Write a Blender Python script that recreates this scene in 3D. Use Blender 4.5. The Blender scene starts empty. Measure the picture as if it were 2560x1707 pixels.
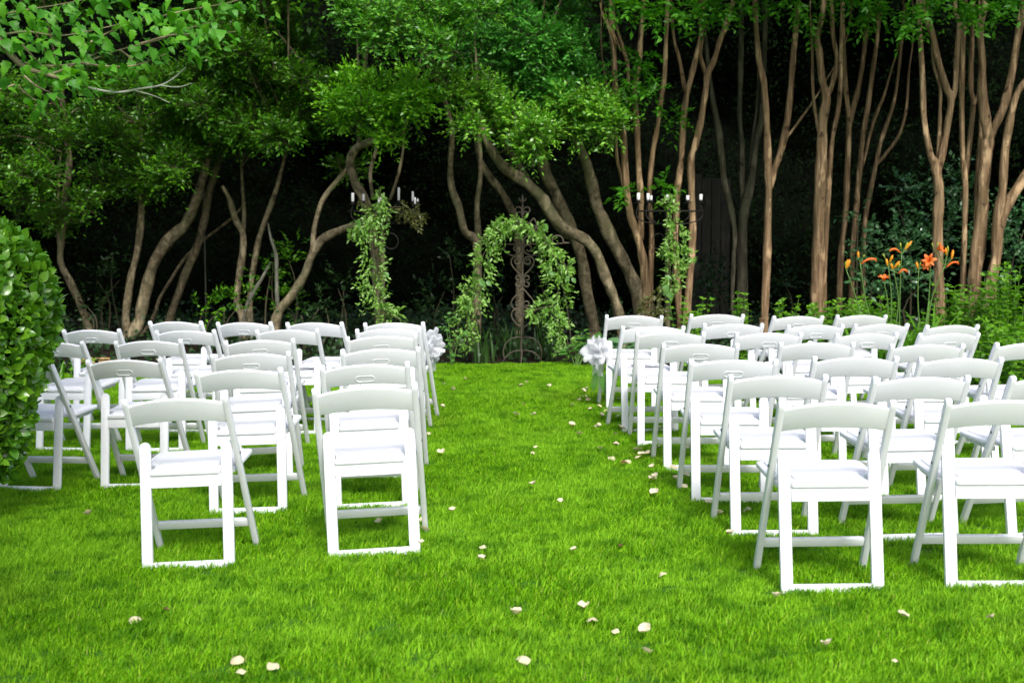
import bpy, bmesh, math, random
import numpy as np
from mathutils import Vector, Matrix
random.seed(7); rng = np.random.default_rng(7)
scene = bpy.context.scene
C = scene.collection
R = math.radians

# ------------------------------------------------------------------ camera, sky, sun, exposure
F_PX, CX, CY = 3265.0, 1280.0, 853.5          # focal length and centre in photo pixels (2560 wide)
CAM_H, PITCH = 1.432, 0.0857
cam_d = bpy.data.cameras.new('camera'); cam = bpy.data.objects.new('camera', cam_d); C.objects.link(cam)
cam.location = (0, 0, CAM_H); cam.rotation_euler = (R(90) - PITCH, 0, 0)
cam_d.sensor_width = 36.0; cam_d.lens = 36.0 * F_PX / 2560.0
cam_d.clip_start = 0.1; cam_d.clip_end = 400
cam_d.dof.use_dof = True; cam_d.dof.focus_distance = 7.4; cam_d.dof.aperture_fstop = 4.0
scene.camera = cam

SUN_EL, SUN_AZ = 47.0, 166.0                   # azimuth measured clockwise from +y (view direction)
world = bpy.data.worlds.new('World'); scene.world = world; world.use_nodes = True
nt = world.node_tree; bg = nt.nodes['Background']
sky = nt.nodes.new('ShaderNodeTexSky'); sky.sky_type = 'NISHITA'; sky.sun_disc = False
sky.sun_elevation = R(SUN_EL); sky.sun_rotation = R(SUN_AZ); sky.dust_density = 3.0; sky.air_density = 1.0
nt.links.new(sky.outputs[0], bg.inputs[0]); bg.inputs[1].default_value = 0.11
sd = bpy.data.lights.new('sun', 'SUN'); sd.energy = 1.5; sd.angle = R(15); sd.color = (1.0, 0.985, 0.965)
sun = bpy.data.objects.new('sun', sd); C.objects.link(sun)
sv = Vector((math.sin(R(SUN_AZ)) * math.cos(R(SUN_EL)), math.cos(R(SUN_AZ)) * math.cos(R(SUN_EL)), math.sin(R(SUN_EL))))
sun.rotation_euler = sv.to_track_quat('Z', 'Y').to_euler(); sun.location = (0, 0, 30)
vs = scene.view_settings
vs.view_transform = 'Standard'; vs.look = 'None'; vs.gamma = 1.0; vs.exposure = 1.18; vs.use_curve_mapping = False
scene.render.engine = 'CYCLES'
cy = scene.cycles
cy.use_denoising = True; cy.max_bounces = 6; cy.diffuse_bounces = 3; cy.glossy_bounces = 3
cy.transmission_bounces = 4; cy.transparent_max_bounces = 8; cy.caustics_reflective = False; cy.caustics_refractive = False

# ------------------------------------------------------------------ helpers
def ground(x, y):
    xl = min(0.0, x + .3); n = min(1.5, max(0.0, (13 - y) / 6)); xr = max(0.0, min(x, 6) - .3); xl = max(xl, -6)
    return .00866 * xl + .0322 * xl * n - .0233 * xr + .02185 * xr * n
def bed(x, y):                                  # planting bed: rises a little behind the lawn edge
    t = min(1.0, max(0.0, (y - lawn_edge(x)) / 3.0))
    return ground(x, min(y, 14)) - .012 + .10 * t * t * (3 - 2 * t)
def lawn_edge(x):
    if x < -1.0: e = 13.75 - 0.75 * min(1.0, (-1.0 - x) / 1.5)
    elif x > 1.3: e = 13.75 - 1.0 * min(1.0, (x - 1.3) / 1.6)
    else: e = 13.75
    return e + .06 * math.sin(x * 5.1) + .04 * math.sin(x * 11.7 + 1)
cp, sp = math.cos(PITCH), math.sin(PITCH)
def at(u, v, Y):                                # photo pixel -> the point at depth Y along that sight line
    a, b = (u - CX) / F_PX, (CY - v) / F_PX
    t = Y / (cp + b * sp)
    return Vector((a * t, Y, CAM_H + t * (-sp + b * cp)))
def on_ground(u, v):
    Y = 8.0
    for _ in range(30):
        a, b = (u - CX) / F_PX, (CY - v) / F_PX
        dz = (-sp + b * cp); t = Y / (cp + b * sp)
        t = (ground(a * t, Y) - CAM_H) / dz
        Y = t * (cp + b * sp)
    return Vector((a * t, Y, ground(a * t, Y)))

def tag(o, label=None, cat=None, group=None, kind=None):
    if label: o['label'] = label
    if cat: o['category'] = cat
    if group: o['group'] = group
    if kind: o['kind'] = kind
    return o
def empty(name, loc=(0, 0, 0), rot=(0, 0, 0)):
    o = bpy.data.objects.new(name, None); C.objects.link(o); o.location = loc; o.rotation_euler = rot
    o.empty_display_size = .1
    return o
def link(name, me, mat, parent=None):
    o = bpy.data.objects.new(name, me); C.objects.link(o)
    if mat and not me.materials: me.materials.append(mat)
    if parent: o.parent = parent
    return o

class MB:                                       # collects numpy geometry into one mesh
    def __init__(s): s.v = []; s.f = []; s.n = 0
    def add(s, v, faces):
        v = np.asarray(v, float).reshape(-1, 3)
        s.v.append(v)
        for f in (faces if isinstance(faces, list) else [faces]):
            f = np.asarray(f, int)
            if f.size: s.f.append(f + s.n)
        s.n += len(v)
        return s
    def mesh(s, name, smooth=True, origin=None):
        me = bpy.data.meshes.new(name)
        V = np.concatenate(s.v) if s.v else np.zeros((0, 3))
        if origin is not None: V = V - np.asarray(origin)
        sizes = [f.shape[1] for f in s.f for _ in range(1)]
        loops = np.concatenate([f.ravel() for f in s.f]); cnt = np.concatenate([np.full(len(f), f.shape[1]) for f in s.f])
        me.vertices.add(len(V)); me.vertices.foreach_set('co', V.astype(np.float32).ravel())
        me.loops.add(len(loops)); me.loops.foreach_set('vertex_index', loops.astype(np.int32))
        me.polygons.add(len(cnt))
        st = np.concatenate([[0], np.cumsum(cnt)[:-1]])
        me.polygons.foreach_set('loop_start', st.astype(np.int32)); me.polygons.foreach_set('loop_total', cnt.astype(np.int32))
        if smooth: me.polygons.foreach_set('use_smooth', np.ones(len(cnt), bool))
        me.update(calc_edges=True); me.validate()
        return me
    def build(s, name, mat, parent=None, smooth=True, origin=None):
        return link(name, s.mesh(name, smooth, origin), mat, parent)

def smooth_path(pts, rad, per=5):               # Catmull-Rom through the points
    P = np.asarray([tuple(p) for p in pts], float); r = np.asarray(rad, float)
    if len(P) < 3:
        t = np.linspace(0, 1, per + 1)[:, None]
        return P[0] * (1 - t) + P[-1] * t, r[0] * (1 - t[:, 0]) + r[-1] * t[:, 0]
    Q = np.vstack([2 * P[0] - P[1], P, 2 * P[-1] - P[-2]]); out = []; ro = []
    for i in range(len(P) - 1):
        p0, p1, p2, p3 = Q[i:i + 4]
        for k in range(per):
            t = k / per
            out.append(.5 * (2 * p1 + (p2 - p0) * t + (2 * p0 - 5 * p1 + 4 * p2 - p3) * t * t + (3 * p1 - p0 - 3 * p2 + p3) * t ** 3))
            ro.append(r[i] * (1 - t) + r[i + 1] * t)
    out.append(P[-1]); ro.append(r[-1])
    return np.array(out), np.array(ro)
def tube(mb, pts, rad, sides=8, per=5, wob=0.0, smooth=True, flat=1.0):
    if np.isscalar(rad): rad = [rad] * len(pts)
    P, r = smooth_path(pts, rad, per) if smooth else (np.asarray([tuple(p) for p in pts], float), np.asarray(rad, float))
    n = len(P); T = np.gradient(P, axis=0); T /= np.linalg.norm(T, axis=1)[:, None] + 1e-9
    up = np.array([1., 0, 0]) if abs(T[0][0]) < .8 else np.array([0, 0, 1.])
    V = []; N = np.cross(T[0], up); N /= np.linalg.norm(N)
    ang = np.linspace(0, 2 * math.pi, sides, endpoint=False)
    ph = rng.uniform(0, 6.28, 3)
    for i in range(n):
        N = N - T[i] * np.dot(N, T[i]); N /= np.linalg.norm(N) + 1e-9; B = np.cross(T[i], N)
        k = 1 + wob * (np.sin(2 * ang + ph[0] + i * .35) * .6 + np.sin(3 * ang + ph[1] - i * .22) * .5 + math.sin(i * .9 + ph[2]) * .35)
        V.append(P[i] + r[i] * k[:, None] * (np.cos(ang)[:, None] * N + flat * np.sin(ang)[:, None] * B))
    V = np.concatenate(V + [P[:1], P[-1:]])
    a = np.arange(sides); b = (a + 1) % sides; Fq = []
    for i in range(n - 1):
        Fq.append(np.stack([i * sides + a, i * sides + b, (i + 1) * sides + b, (i + 1) * sides + a], 1))
    e = (n - 1) * sides
    caps = np.concatenate([np.stack([b, a, np.full(sides, n * sides)], 1), np.stack([e + a, e + b, np.full(sides, n * sides + 1)], 1)])
    mb.add(V, [np.concatenate(Fq), caps])
    return mb

# leaf templates: x across, y along, z out of the leaf; faces
LEAF_S = (np.array([[0, 0, 0], [-.5, .45, .10], [0, .5, 0], [.5, .45, .10], [0, 1, -.06]]), np.array([[0, 3, 2], [0, 2, 1], [1, 2, 4], [2, 3, 4]]))
LEAF_T = (np.array([[0, 0, 0], [-.5, .45, .09], [.5, .45, .09], [0, 1, -.05]]), np.array([[0, 2, 1], [1, 2, 3]]))
def _big():
    ys = [0, .12, .3, .5, .7, .87, 1.0]; w = [.02, .30, .48, .50, .38, .17, .0]
    V = []; F = []
    for y, x in zip(ys, w):
        z = -.22 * (y - .3) ** 2
        V += [[-x, y, z + .16 * x], [0, y, z], [x, y, z + .16 * x]]
    for i in range(len(ys) - 1):
        a = 3 * i
        F += [[a, a + 1, a + 4, a + 3], [a + 1, a + 2, a + 5, a + 4]]
    return np.array(V), np.array(F)
LEAF_B = _big()
def _lobed():                                   # toothed, slightly lobed leaf of the near branch
    ys = [0, .06, .18, .26, .36, .46, .54, .66, .76, .88, 1.0]
    w = [.02, .24, .46, .36, .52, .42, .33, .36, .22, .13, .0]
    V = []; F = []
    for y, x in zip(ys, w):
        z = -.35 * (y - .25) ** 2
        V += [[-x, y - .10 * x, z + .22 * x * x * 2 - .02], [-x * .5, y, z + .10 * x], [0, y, z], [x * .5, y, z + .10 * x], [x, y - .10 * x, z + .22 * x * x * 2 - .02]]
    for i in range(len(ys) - 1):
        for k in range(4):
            a = 5 * i + k; F.append([a, a + 1, a + 6, a + 5])
    return np.array(V), np.array(F)
LEAF_L = _lobed()
def unit(a): return a / (np.linalg.norm(a, axis=-1, keepdims=True) + 1e-9)
def leaves(mb, pos, axis, nrm, size, width=.5, tmpl=LEAF_T):
    axis = unit(np.asarray(axis)); nrm = np.asarray(nrm); nrm = unit(nrm - axis * (nrm * axis).sum(1, keepdims=True))
    side = np.cross(axis, nrm); tv, tf = tmpl; n, k = len(pos), len(tv)
    size = np.broadcast_to(np.asarray(size, float), (n,)); w = np.broadcast_to(np.asarray(width, float), (n,))
    V = pos[:, None, :] + size[:, None, None] * ((tv[None, :, 0:1] * w[:, None, None]) * side[:, None] + tv[None, :, 1:2] * axis[:, None] + tv[None, :, 2:3] * nrm[:, None])
    mb.add(V.reshape(-1, 3), (tf[None] + (np.arange(n) * k)[:, None, None]).reshape(-1, tf.shape[1]))
    return mb
def sprays(mb, cen, rad, twigs, per, size, length=.25, width=.5, up=.35, out=1.0, tmpl=LEAF_T, droop=0.0, shell=.45, flatn=.8, twig=None):
    """a clump of foliage: twigs in an ellipsoid, leaves in pairs along each twig"""
    cen = np.asarray(tuple(cen)); rad = np.asarray(rad) if not np.isscalar(rad) else np.array([rad] * 3)
    d = unit(rng.normal(size=(twigs, 3))); rr = (shell + (1 - shell) * rng.random((twigs, 1))) * rng.random((twigs, 1)) ** .25
    org = cen + d * rr * rad * .85
    dirn = unit(d * out + np.array([0, 0, up - droop]) + rng.normal(size=(twigs, 3)) * .45)
    L = length * rng.uniform(.6, 1.25, (twigs, 1))
    t = np.linspace(.05, 1.0, per)[None, :, None] + rng.normal(size=(twigs, per, 1)) * .03
    pos = org[:, None] + dirn[:, None] * (L[:, None] * t) + np.array([0, 0, -1.]) * (droop * .5 + .12) * (L[:, None] * t ** 2)
    side = unit(np.cross(dirn, np.array([0, 0, 1.]) + rng.normal(size=(twigs, 3)) * .25))
    if twig is not None:                                 # the twigs themselves, thin three-sided slivers
        m0 = org - d * rr * rad * .30; m1 = pos[:, per // 2]; m2_ = pos[:, -1]; w_ = .0045 * side
        up_ = np.array([0, 0, .004]); V = np.stack([m0 - w_, m0 + w_, m0 + up_, m1 - w_ * .6, m1 + w_ * .6, m1 + up_ * .6, m2_], 1).reshape(-1, 3)
        i_ = (np.arange(twigs) * 7)[:, None]
        twig.add(V, [np.concatenate([i_ + [0, 1, 4, 3], i_ + [1, 2, 5, 4], i_ + [2, 0, 3, 5]]), np.concatenate([i_ + [3, 4, 6], i_ + [4, 5, 6], i_ + [5, 3, 6]])])
    sg = np.where(np.arange(per) % 2 == 0, 1.0, -1.0)[None, :, None]
    ax = dirn[:, None] * (.55 + .7 * (t > .93)) + side[:, None] * sg * .8 + rng.normal(size=(twigs, per, 3)) * .28
    nr = np.array([0, 0, flatn]) + rng.normal(size=(twigs, per, 3)) * .42 + d[:, None] * .35
    sz = size * rng.uniform(.6, 1.2, (twigs * per)) 
    return leaves(mb, pos.reshape(-1, 3), ax.reshape(-1, 3), nr.reshape(-1, 3), sz, width, tmpl)

# ------------------------------------------------------------------ materials
def new_mat(name):
    m = bpy.data.materials.new(name); m.use_nodes = True
    n = m.node_tree.nodes; b = n['Principled BSDF']
    return m, m.node_tree, n, b
def ramp(nt, stops, fac):
    r = nt.nodes.new('ShaderNodeValToRGB'); e = r.color_ramp.elements
    while len(e) < len(stops): e.new(.5)
    for i, (p, c) in enumerate(stops): e[i].position = p; e[i].color = (*c, 1)
    nt.links.new(fac, r.inputs[0]); return r.outputs[0]
def noise(nt, scale, detail=3, vec=None, rough=.55):
    t = nt.nodes.new('ShaderNodeTexNoise'); t.inputs['Scale'].default_value = scale; t.inputs['Detail'].default_value = detail
    t.inputs['Roughness'].default_value = rough
    if vec is not None: nt.links.new(vec, t.inputs['Vector'])
    return t.outputs[0]
def coords(nt, kind='Object', scale=None):
    c = nt.nodes.new('ShaderNodeTexCoord').outputs[kind]
    if scale is None: return c
    m = nt.nodes.new('ShaderNodeMapping'); m.inputs['Scale'].default_value = scale; nt.links.new(c, m.inputs[0]); return m.outputs[0]
def worldpos(nt): return nt.nodes.new('ShaderNodeNewGeometry').outputs['Position']
def bump(nt, b, h, strength=.3, dist=.01):
    n = nt.nodes.new('ShaderNodeBump'); n.inputs['Strength'].default_value = strength; n.inputs['Distance'].default_value = dist
    nt.links.new(h, n.inputs['Height']); nt.links.new(n.outputs[0], b.inputs['Normal'])
def mix(nt, a, b_, fac):
    m = nt.nodes.new('ShaderNodeMix'); m.data_type = 'RGBA'
    for s, x in ((m.inputs[6], a), (m.inputs[7], b_)):
        if hasattr(x, 'default_value') or hasattr(x, 'is_linked'): nt.links.new(x, s)
        else: s.default_value = (*x, 1)
    if isinstance(fac, float): m.inputs[0].default_value = fac
    else: nt.links.new(fac, m.inputs[0])
    return m.outputs[2]
def leaf_mat(name, cols, rough=.42, spec=.5, trans=.35, patch=1.2):
    m, nt, n, b = new_mat(name)
    rnd = n.new('ShaderNodeNewGeometry').outputs['Random Per Island']
    c = ramp(nt, [(i / (len(cols) - 1), k) for i, k in enumerate(cols)], rnd)
    pn = noise(nt, patch, 2, worldpos(nt))
    c = mix(nt, c, cols[-1], ramp(nt, [(.45, (0, 0, 0)), (.75, (.7, .7, .7))], pn))
    nt.links.new(c, b.inputs['Base Color']); b.inputs['Roughness'].default_value = rough
    b.inputs['Specular IOR Level'].default_value = spec
    t = n.new('ShaderNodeBsdfTranslucent'); ms = n.new('ShaderNodeMixShader'); ms.inputs[0].default_value = trans
    hs = n.new('ShaderNodeHueSaturation'); hs.inputs['Saturation'].default_value = 1.1; hs.inputs['Value'].default_value = 1.25
    nt.links.new(c, hs.inputs['Color']); nt.links.new(hs.outputs[0], t.inputs[0])
    nt.links.new(b.outputs[0], ms.inputs[1]); nt.links.new(t.outputs[0], ms.inputs[2])
    nt.links.new(ms.outputs[0], n['Material Output'].inputs[0])
    return m
def plain(name, col, rough=.5, var=.15, scale=12, spec=.4, metal=0, bmp=0, dist=.004):
    m, nt, n, b = new_mat(name)
    t = noise(nt, scale, 4, coords(nt))
    lo = tuple(x * (1 - var) for x in col); hi = tuple(min(1, x * (1 + var)) for x in col)
    nt.links.new(ramp(nt, [(.3, lo), (.7, hi)], t), b.inputs['Base Color'])
    b.inputs['Roughness'].default_value = rough; b.inputs['Specular IOR Level'].default_value = spec; b.inputs['Metallic'].default_value = metal
    if bmp: bump(nt, b, t, bmp, dist)
    return m
def bark_mat(name, cols, bscale=(26, 26, 3), dist=.012):
    m, nt, n, b = new_mat(name)
    v = coords(nt, 'Object', bscale); t = noise(nt, 1.0, 6, v, .62)
    p = noise(nt, 2.2, 3, coords(nt, 'Object', (1, 1, .6)))
    c = ramp(nt, [(.28, cols[0]), (.5, cols[1]), (.72, cols[2])], t)
    c = mix(nt, c, cols[3], ramp(nt, [(.48, (0, 0, 0)), (.68, (.75, .75, .75))], p))
    pk = noise(nt, 6.5, 4, coords(nt, 'Object', (1.6, 1.6, .45)), .6)     # paler places where bark has flaked
    c = mix(nt, c, tuple(min(.8, x * 1.25) for x in cols[2]), ramp(nt, [(.55, (0, 0, 0)), (.63, (.8, .8, .8))], pk))
    kn = noise(nt, 9, 2, coords(nt, 'Object', (1, 1, .8))); c = mix(nt, c, tuple(x * .7 for x in cols[0]), ramp(nt, [(.66, (0, 0, 0)), (.72, (.85, .85, .85))], kn))
    nt.links.new(c, b.inputs['Base Color']); b.inputs['Roughness'].default_value = .75; b.inputs['Specular IOR Level'].default_value = .25
    bump(nt, b, t, .9, dist); return m
M = {}
def resin():
    m, nt, n, b = new_mat('white_resin')
    oi = n.new('ShaderNodeObjectInfo').outputs['Random']; v = coords(nt)
    va = n.new('ShaderNodeVectorMath'); va.operation = 'ADD'; nt.links.new(v, va.inputs[0])
    cx_ = n.new('ShaderNodeCombineXYZ'); mu = n.new('ShaderNodeMath'); mu.operation = 'MULTIPLY'; mu.inputs[1].default_value = 37.0
    nt.links.new(oi, mu.inputs[0]); nt.links.new(mu.outputs[0], cx_.inputs[0]); nt.links.new(cx_.outputs[0], va.inputs[1])
    t = noise(nt, 7, 5, va.outputs[0], .65); s = noise(nt, 60, 3, va.outputs[0])
    c = ramp(nt, [(.3, (.775, .782, .81)), (.7, (.81, .818, .855))], t)
    c = mix(nt, c, (.60, .59, .55), ramp(nt, [(.66, (0, 0, 0)), (.80, (.55, .55, .55))], s))
    nt.links.new(c, b.inputs['Base Color']); b.inputs['Specular IOR Level'].default_value = .45
    nt.links.new(ramp(nt, [(.3, (.30, .30, .30)), (.7, (.52, .52, .52))], t), b.inputs['Roughness']); bump(nt, b, s, .05, .002)
    return m
M['resin'] = resin()
M['vinyl'] = plain('white_vinyl', (.77, .77, .785), .5, .02, 40, .35, bmp=.05)
M['steel'] = plain('steel', (.16, .16, .17), .45, .1, 30, .5, .8)
M['bark_grey'] = bark_mat('grey_green_bark', [(.045, .035, .020), (.165, .135, .078), (.33, .27, .165), (.14, .145, .065)], (16, 16, 16))
M['bark_myrtle'] = bark_mat('brown_smooth_bark', [(.060, .034, .016), (.22, .142, .074), (.50, .345, .195), (.14, .105, .05)], (34, 34, 2.2), .008)
M['bark_dark'] = bark_mat('shade_toned_green_grey_bark', [(.022, .022, .014), (.06, .055, .034), (.11, .10, .065), (.055, .07, .03)], (24, 24, 5), .01)  # far trunk's green-grey bark, its shade put into the colour
M['bark_pale'] = bark_mat('pale_grey_bark', [(.06, .06, .045), (.12, .12, .09), (.19, .19, .15), (.11, .12, .08)], (20, 20, 8), .004)
M['iron'] = plain('rusty_iron', (.085, .07, .05), .65, .35, 25, .4, .3, .3)
M['iron_dark'] = plain('black_iron', (.018, .016, .014), .55, .25, 25, .4, .3)
M['wax'] = plain('white_wax', (.82, .81, .80), .45, .02, 20, .4)
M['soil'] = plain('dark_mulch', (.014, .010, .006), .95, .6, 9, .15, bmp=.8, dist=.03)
M['post_wood'] = bark_mat('weathered_post_wood', [(.05, .045, .022), (.11, .095, .05), (.17, .15, .085), (.09, .10, .045)], (40, 40, 3), .004)
M['fence'] = bark_mat('weathered_shade_toned_board', [(.016, .015, .012), (.034, .031, .026), (.058, .054, .045), (.025, .026, .018)], (60, 60, 2), .003)  # weathered grey boards, darkened in colour to sink into shade
M['petal'] = leaf_mat('cream_petal', [(0.7208, 0.583, 0.3068), (0.7632, 0.671, 0.4248), (0.7844, 0.726, 0.5428)], .7, .1, .3)
M['dead'] = plain('brown_dead_leaf', (.12, .055, .02), .7, .4, 60)
M['paper'] = plain('white_paper', (.82, .82, .83), .7, .01, 30)
M['ink'] = plain('dark_ink', (.03, .035, .05), .7, .1, 30)
M['privet'] = leaf_mat('privet_leaf', [(0.05347, 0.1871, 0.01444), (0.1283, 0.3742, 0.02566), (0.2779, 0.5783, 0.04811), (0.1283, 0.3572, 0.03208)], .30, .6, .32)
M['privet_y'] = leaf_mat('yellow_green_leaf', [(0.07624, 0.2669, 0.01495), (0.1907, 0.5181, 0.02093), (0.3304, 0.7221, 0.04485), (0.1907, 0.5023, 0.02093)], .32, .55, .35)
M['privet_b'] = leaf_mat('blue_green_leaf', [(0.02818, 0.1487, 0.01925), (0.07044, 0.315, 0.03465), (0.1811, 0.5425, 0.06738), (0.07044, 0.315, 0.03465)], .30, .6, .28)
M['pinnate'] = leaf_mat('compound_leaf', [(0.03782, 0.1491, 0.01776), (0.0851, 0.2982, 0.02906), (0.208, 0.4866, 0.04037), (0.07565, 0.2826, 0.02745)], .40, .5, .35)
M['myrtle'] = leaf_mat('myrtle_leaf', [(0.03795, 0.1573, 0.0132), (0.0759, 0.2783, 0.0165), (0.1265, 0.3872, 0.022), (0.06325, 0.2662, 0.0165)], .42, .4, .45)
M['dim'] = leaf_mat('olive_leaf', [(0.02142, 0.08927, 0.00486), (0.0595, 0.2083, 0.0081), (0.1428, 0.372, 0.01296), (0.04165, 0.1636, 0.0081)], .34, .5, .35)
M['dark'] = leaf_mat('shade_toned_evergreen_leaf', [(.001, .004, .001), (.0025, .008, .0015), (.006, .018, .003), (.002, .006, .0015)], .8, .06, .15)  # leaf colour pushed near black to carry the wood's shade
M['core'] = plain('painted_core_shade', (.002, .003, .0015), .95, .4, 5, .05)  # solid core tinted near black, deep shade put into its colour
M['glossy'] = leaf_mat('grey_green_glossy_leaf', [(0.02875, 0.1092, 0.0345), (0.06325, 0.184, 0.0575), (0.1495, 0.299, 0.1265), (0.0483, 0.161, 0.0483)], .28, .7, .2)
M['mint'] = leaf_mat('bright_mint_leaf', [(.07, .20, .012), (.13, .33, .018), (.2, .42, .03), (.12, .32, .018)], .5, .3, .4)
M['hedge'] = leaf_mat('clipped_hedge_leaf', [(0.04725, 0.154, 0.0128), (0.0945, 0.264, 0.0176), (0.1995, 0.418, 0.024), (0.105, 0.286, 0.024)], .25, .7, .3)
M['near'] = leaf_mat('near_branch_leaf', [(0.04428, 0.1792, 0.01214), (0.08224, 0.2945, 0.01822), (0.1392, 0.4097, 0.02024), (0.06325, 0.256, 0.0253)], .45, .35, .45)
M['garland'] = leaf_mat('garland_leaf', [(0.08663, 0.2087, 0.01716), (0.1848, 0.3896, 0.0429), (0.3927, 0.6401, 0.1716), (0.1733, 0.3757, 0.0429)], .36, .55, .35, 5)
M['garland_dry'] = leaf_mat('dry_garland_leaf', [(.04, .055, .010), (.09, .105, .022), (.18, .19, .06), (.08, .095, .02)], .4, .5, .3, 5)
M['broad'] = leaf_mat('broad_leaf', [(.04, .13, .02), (.07, .20, .03), (.11, .27, .05), (.06, .18, .03)], .42, .4, .3)
M['strap'] = leaf_mat('strap_leaf', [(.05, .16, .012), (.09, .25, .018), (.13, .33, .022), (.08, .24, .018)], .38, .5, .35)
M['strap_dark'] = leaf_mat('dark_strap_leaf', [(.02, .06, .012), (.04, .10, .02), (.06, .14, .03), (.03, .09, .02)], .4, .5, .3)
M['orange'] = leaf_mat('orange_petal', [(.74, .13, .018), (.82, .18, .03), (.86, .25, .06)], .5, .3, .3)
M['bud'] = leaf_mat('yellow_orange_bud', [(.75, .38, .02), (.78, .28, .02), (.70, .45, .03)], .5, .3, .2)
M['budgreen'] = plain('green_bud', (.30, .38, .04), .5, .2, 20)
M['stem'] = plain('green_stem', (.10, .20, .04), .55, .2, 20)
M['twig'] = plain('brown_twig', (.07, .06, .03), .7, .3, 20)
M['palebranch'] = plain('silvery_twig', (.38, .40, .33), .6, .25, 18)
M['wicker'] = plain('tan_wicker', (.42, .25, .10), .7, .25, 50)
M['navy'] = plain('dark_pot', (.012, .015, .03), .4, .2, 20)
M['rock'] = plain('dark_stone', (.035, .033, .030), .8, .4, 7, .3, bmp=.5, dist=.02)
def tulle():
    m, nt, n, b = new_mat('white_tulle')
    b.inputs['Base Color'].default_value = (.90, .90, .93, 1); b.inputs['Roughness'].default_value = .7
    t = n.new('ShaderNodeBsdfTransparent'); tr = n.new('ShaderNodeBsdfTranslucent'); tr.inputs[0].default_value = (.92, .92, .95, 1)
    m1 = n.new('ShaderNodeMixShader'); m1.inputs[0].default_value = .5
    m2 = n.new('ShaderNodeMixShader'); m2.inputs[0].default_value = .30
    nt.links.new(b.outputs[0], m1.inputs[1]); nt.links.new(tr.outputs[0], m1.inputs[2])
    nt.links.new(m1.outputs[0], m2.inputs[1]); nt.links.new(t.outputs[0], m2.inputs[2])
    nt.links.new(m2.outputs[0], n['Material Output'].inputs[0]); return m
M['tulle'] = tulle()
def glassm():
    m, nt, n, b = new_mat('clear_plastic'); b.inputs['Base Color'].default_value = (.9, .95, .93, 1)
    b.inputs['Roughness'].default_value = .05; b.inputs['Transmission Weight'].default_value = .95; b.inputs['IOR'].default_value = 1.3; return m
M['clear'] = glassm()
def grass_mat():
    m, nt, n, b = new_mat('grass_blade')
    rnd = n.new('ShaderNodeObjectInfo').outputs['Random']; ri = n.new('ShaderNodeNewGeometry').outputs['Random Per Island']
    wp = worldpos(nt)
    c = ramp(nt, [(0, (.070, .21, .003)), (.4, (.155, .41, .004)), (.8, (.25, .56, .008)), (.95, (.38, .58, .03)), (1, (.55, .52, .16))], ri)
    p = noise(nt, 1.1, 3, wp); c = mix(nt, c, (.30, .60, .025), ramp(nt, [(.40, (0, 0, 0)), (.66, (.85, .85, .85))], p))
    dry = noise(nt, .7, 4, wp); c = mix(nt, c, (.26, .42, .03), ramp(nt, [(.56, (0, 0, 0)), (.72, (.5, .5, .5))], dry))
    q = noise(nt, 5.5, 3, wp); c = mix(nt, c, (.05, .20, .004), ramp(nt, [(.48, (0, 0, 0)), (.68, (.75, .75, .75))], q))
    nt.links.new(c, b.inputs['Base Color']); b.inputs['Roughness'].default_value = .55; b.inputs['Specular IOR Level'].default_value = .12
    t = n.new('ShaderNodeBsdfTranslucent'); ms = n.new('ShaderNodeMixShader'); ms.inputs[0].default_value = .4
    nt.links.new(c, t.inputs[0]); nt.links.new(b.outputs[0], ms.inputs[1]); nt.links.new(t.outputs[0], ms.inputs[2])
    nt.links.new(ms.outputs[0], n['Material Output'].inputs[0]); return m
M['grass'] = grass_mat()
M['turf'] = plain('turf_soil', (.045, .13, .006), .9, .5, 14, .15, bmp=.5, dist=.02)

# ------------------------------------------------------------------ the ground
def grid_mesh(name, xs, ys, zf, keep=None):
    V = np.array([(x, y, zf(x, y)) for y in ys for x in xs]); nx = len(xs)
    F = [(j * nx + i, j * nx + i + 1, (j + 1) * nx + i + 1, (j + 1) * nx + i) for j in range(len(ys) - 1) for i in range(nx - 1)
         if keep is None or keep((xs[i] + xs[i + 1]) / 2, (ys[j] + ys[j + 1]) / 2)]
    return MB().add(V, np.array(F)).mesh(name)
def soilz(x, y):
    d = y - lawn_edge(x)
    if d > -.15: return bed(x, y) - .02 * max(0, min(1, -d / .15))
    return ground(x, y) - .06
gx = np.concatenate([[-150, -60, -20], np.linspace(-12, 12, 97), [20, 60, 150]])
gy = np.concatenate([[-150, -60, -15, -4, 0, 3, 6, 9], np.linspace(11, 23, 61), [30, 60, 150]])
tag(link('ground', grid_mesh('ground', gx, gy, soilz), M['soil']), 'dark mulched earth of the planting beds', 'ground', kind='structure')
lx = np.linspace(-9, 9, 121); ly = np.concatenate([np.linspace(-6, 3, 10), np.linspace(3.2, 14.2, 111)])
tag(link('lawn', grid_mesh('lawn', lx, ly, ground, lambda x, y: y < lawn_edge(x)), M['turf']), 'mown green lawn under the chairs', 'lawn', kind='structure')

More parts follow.
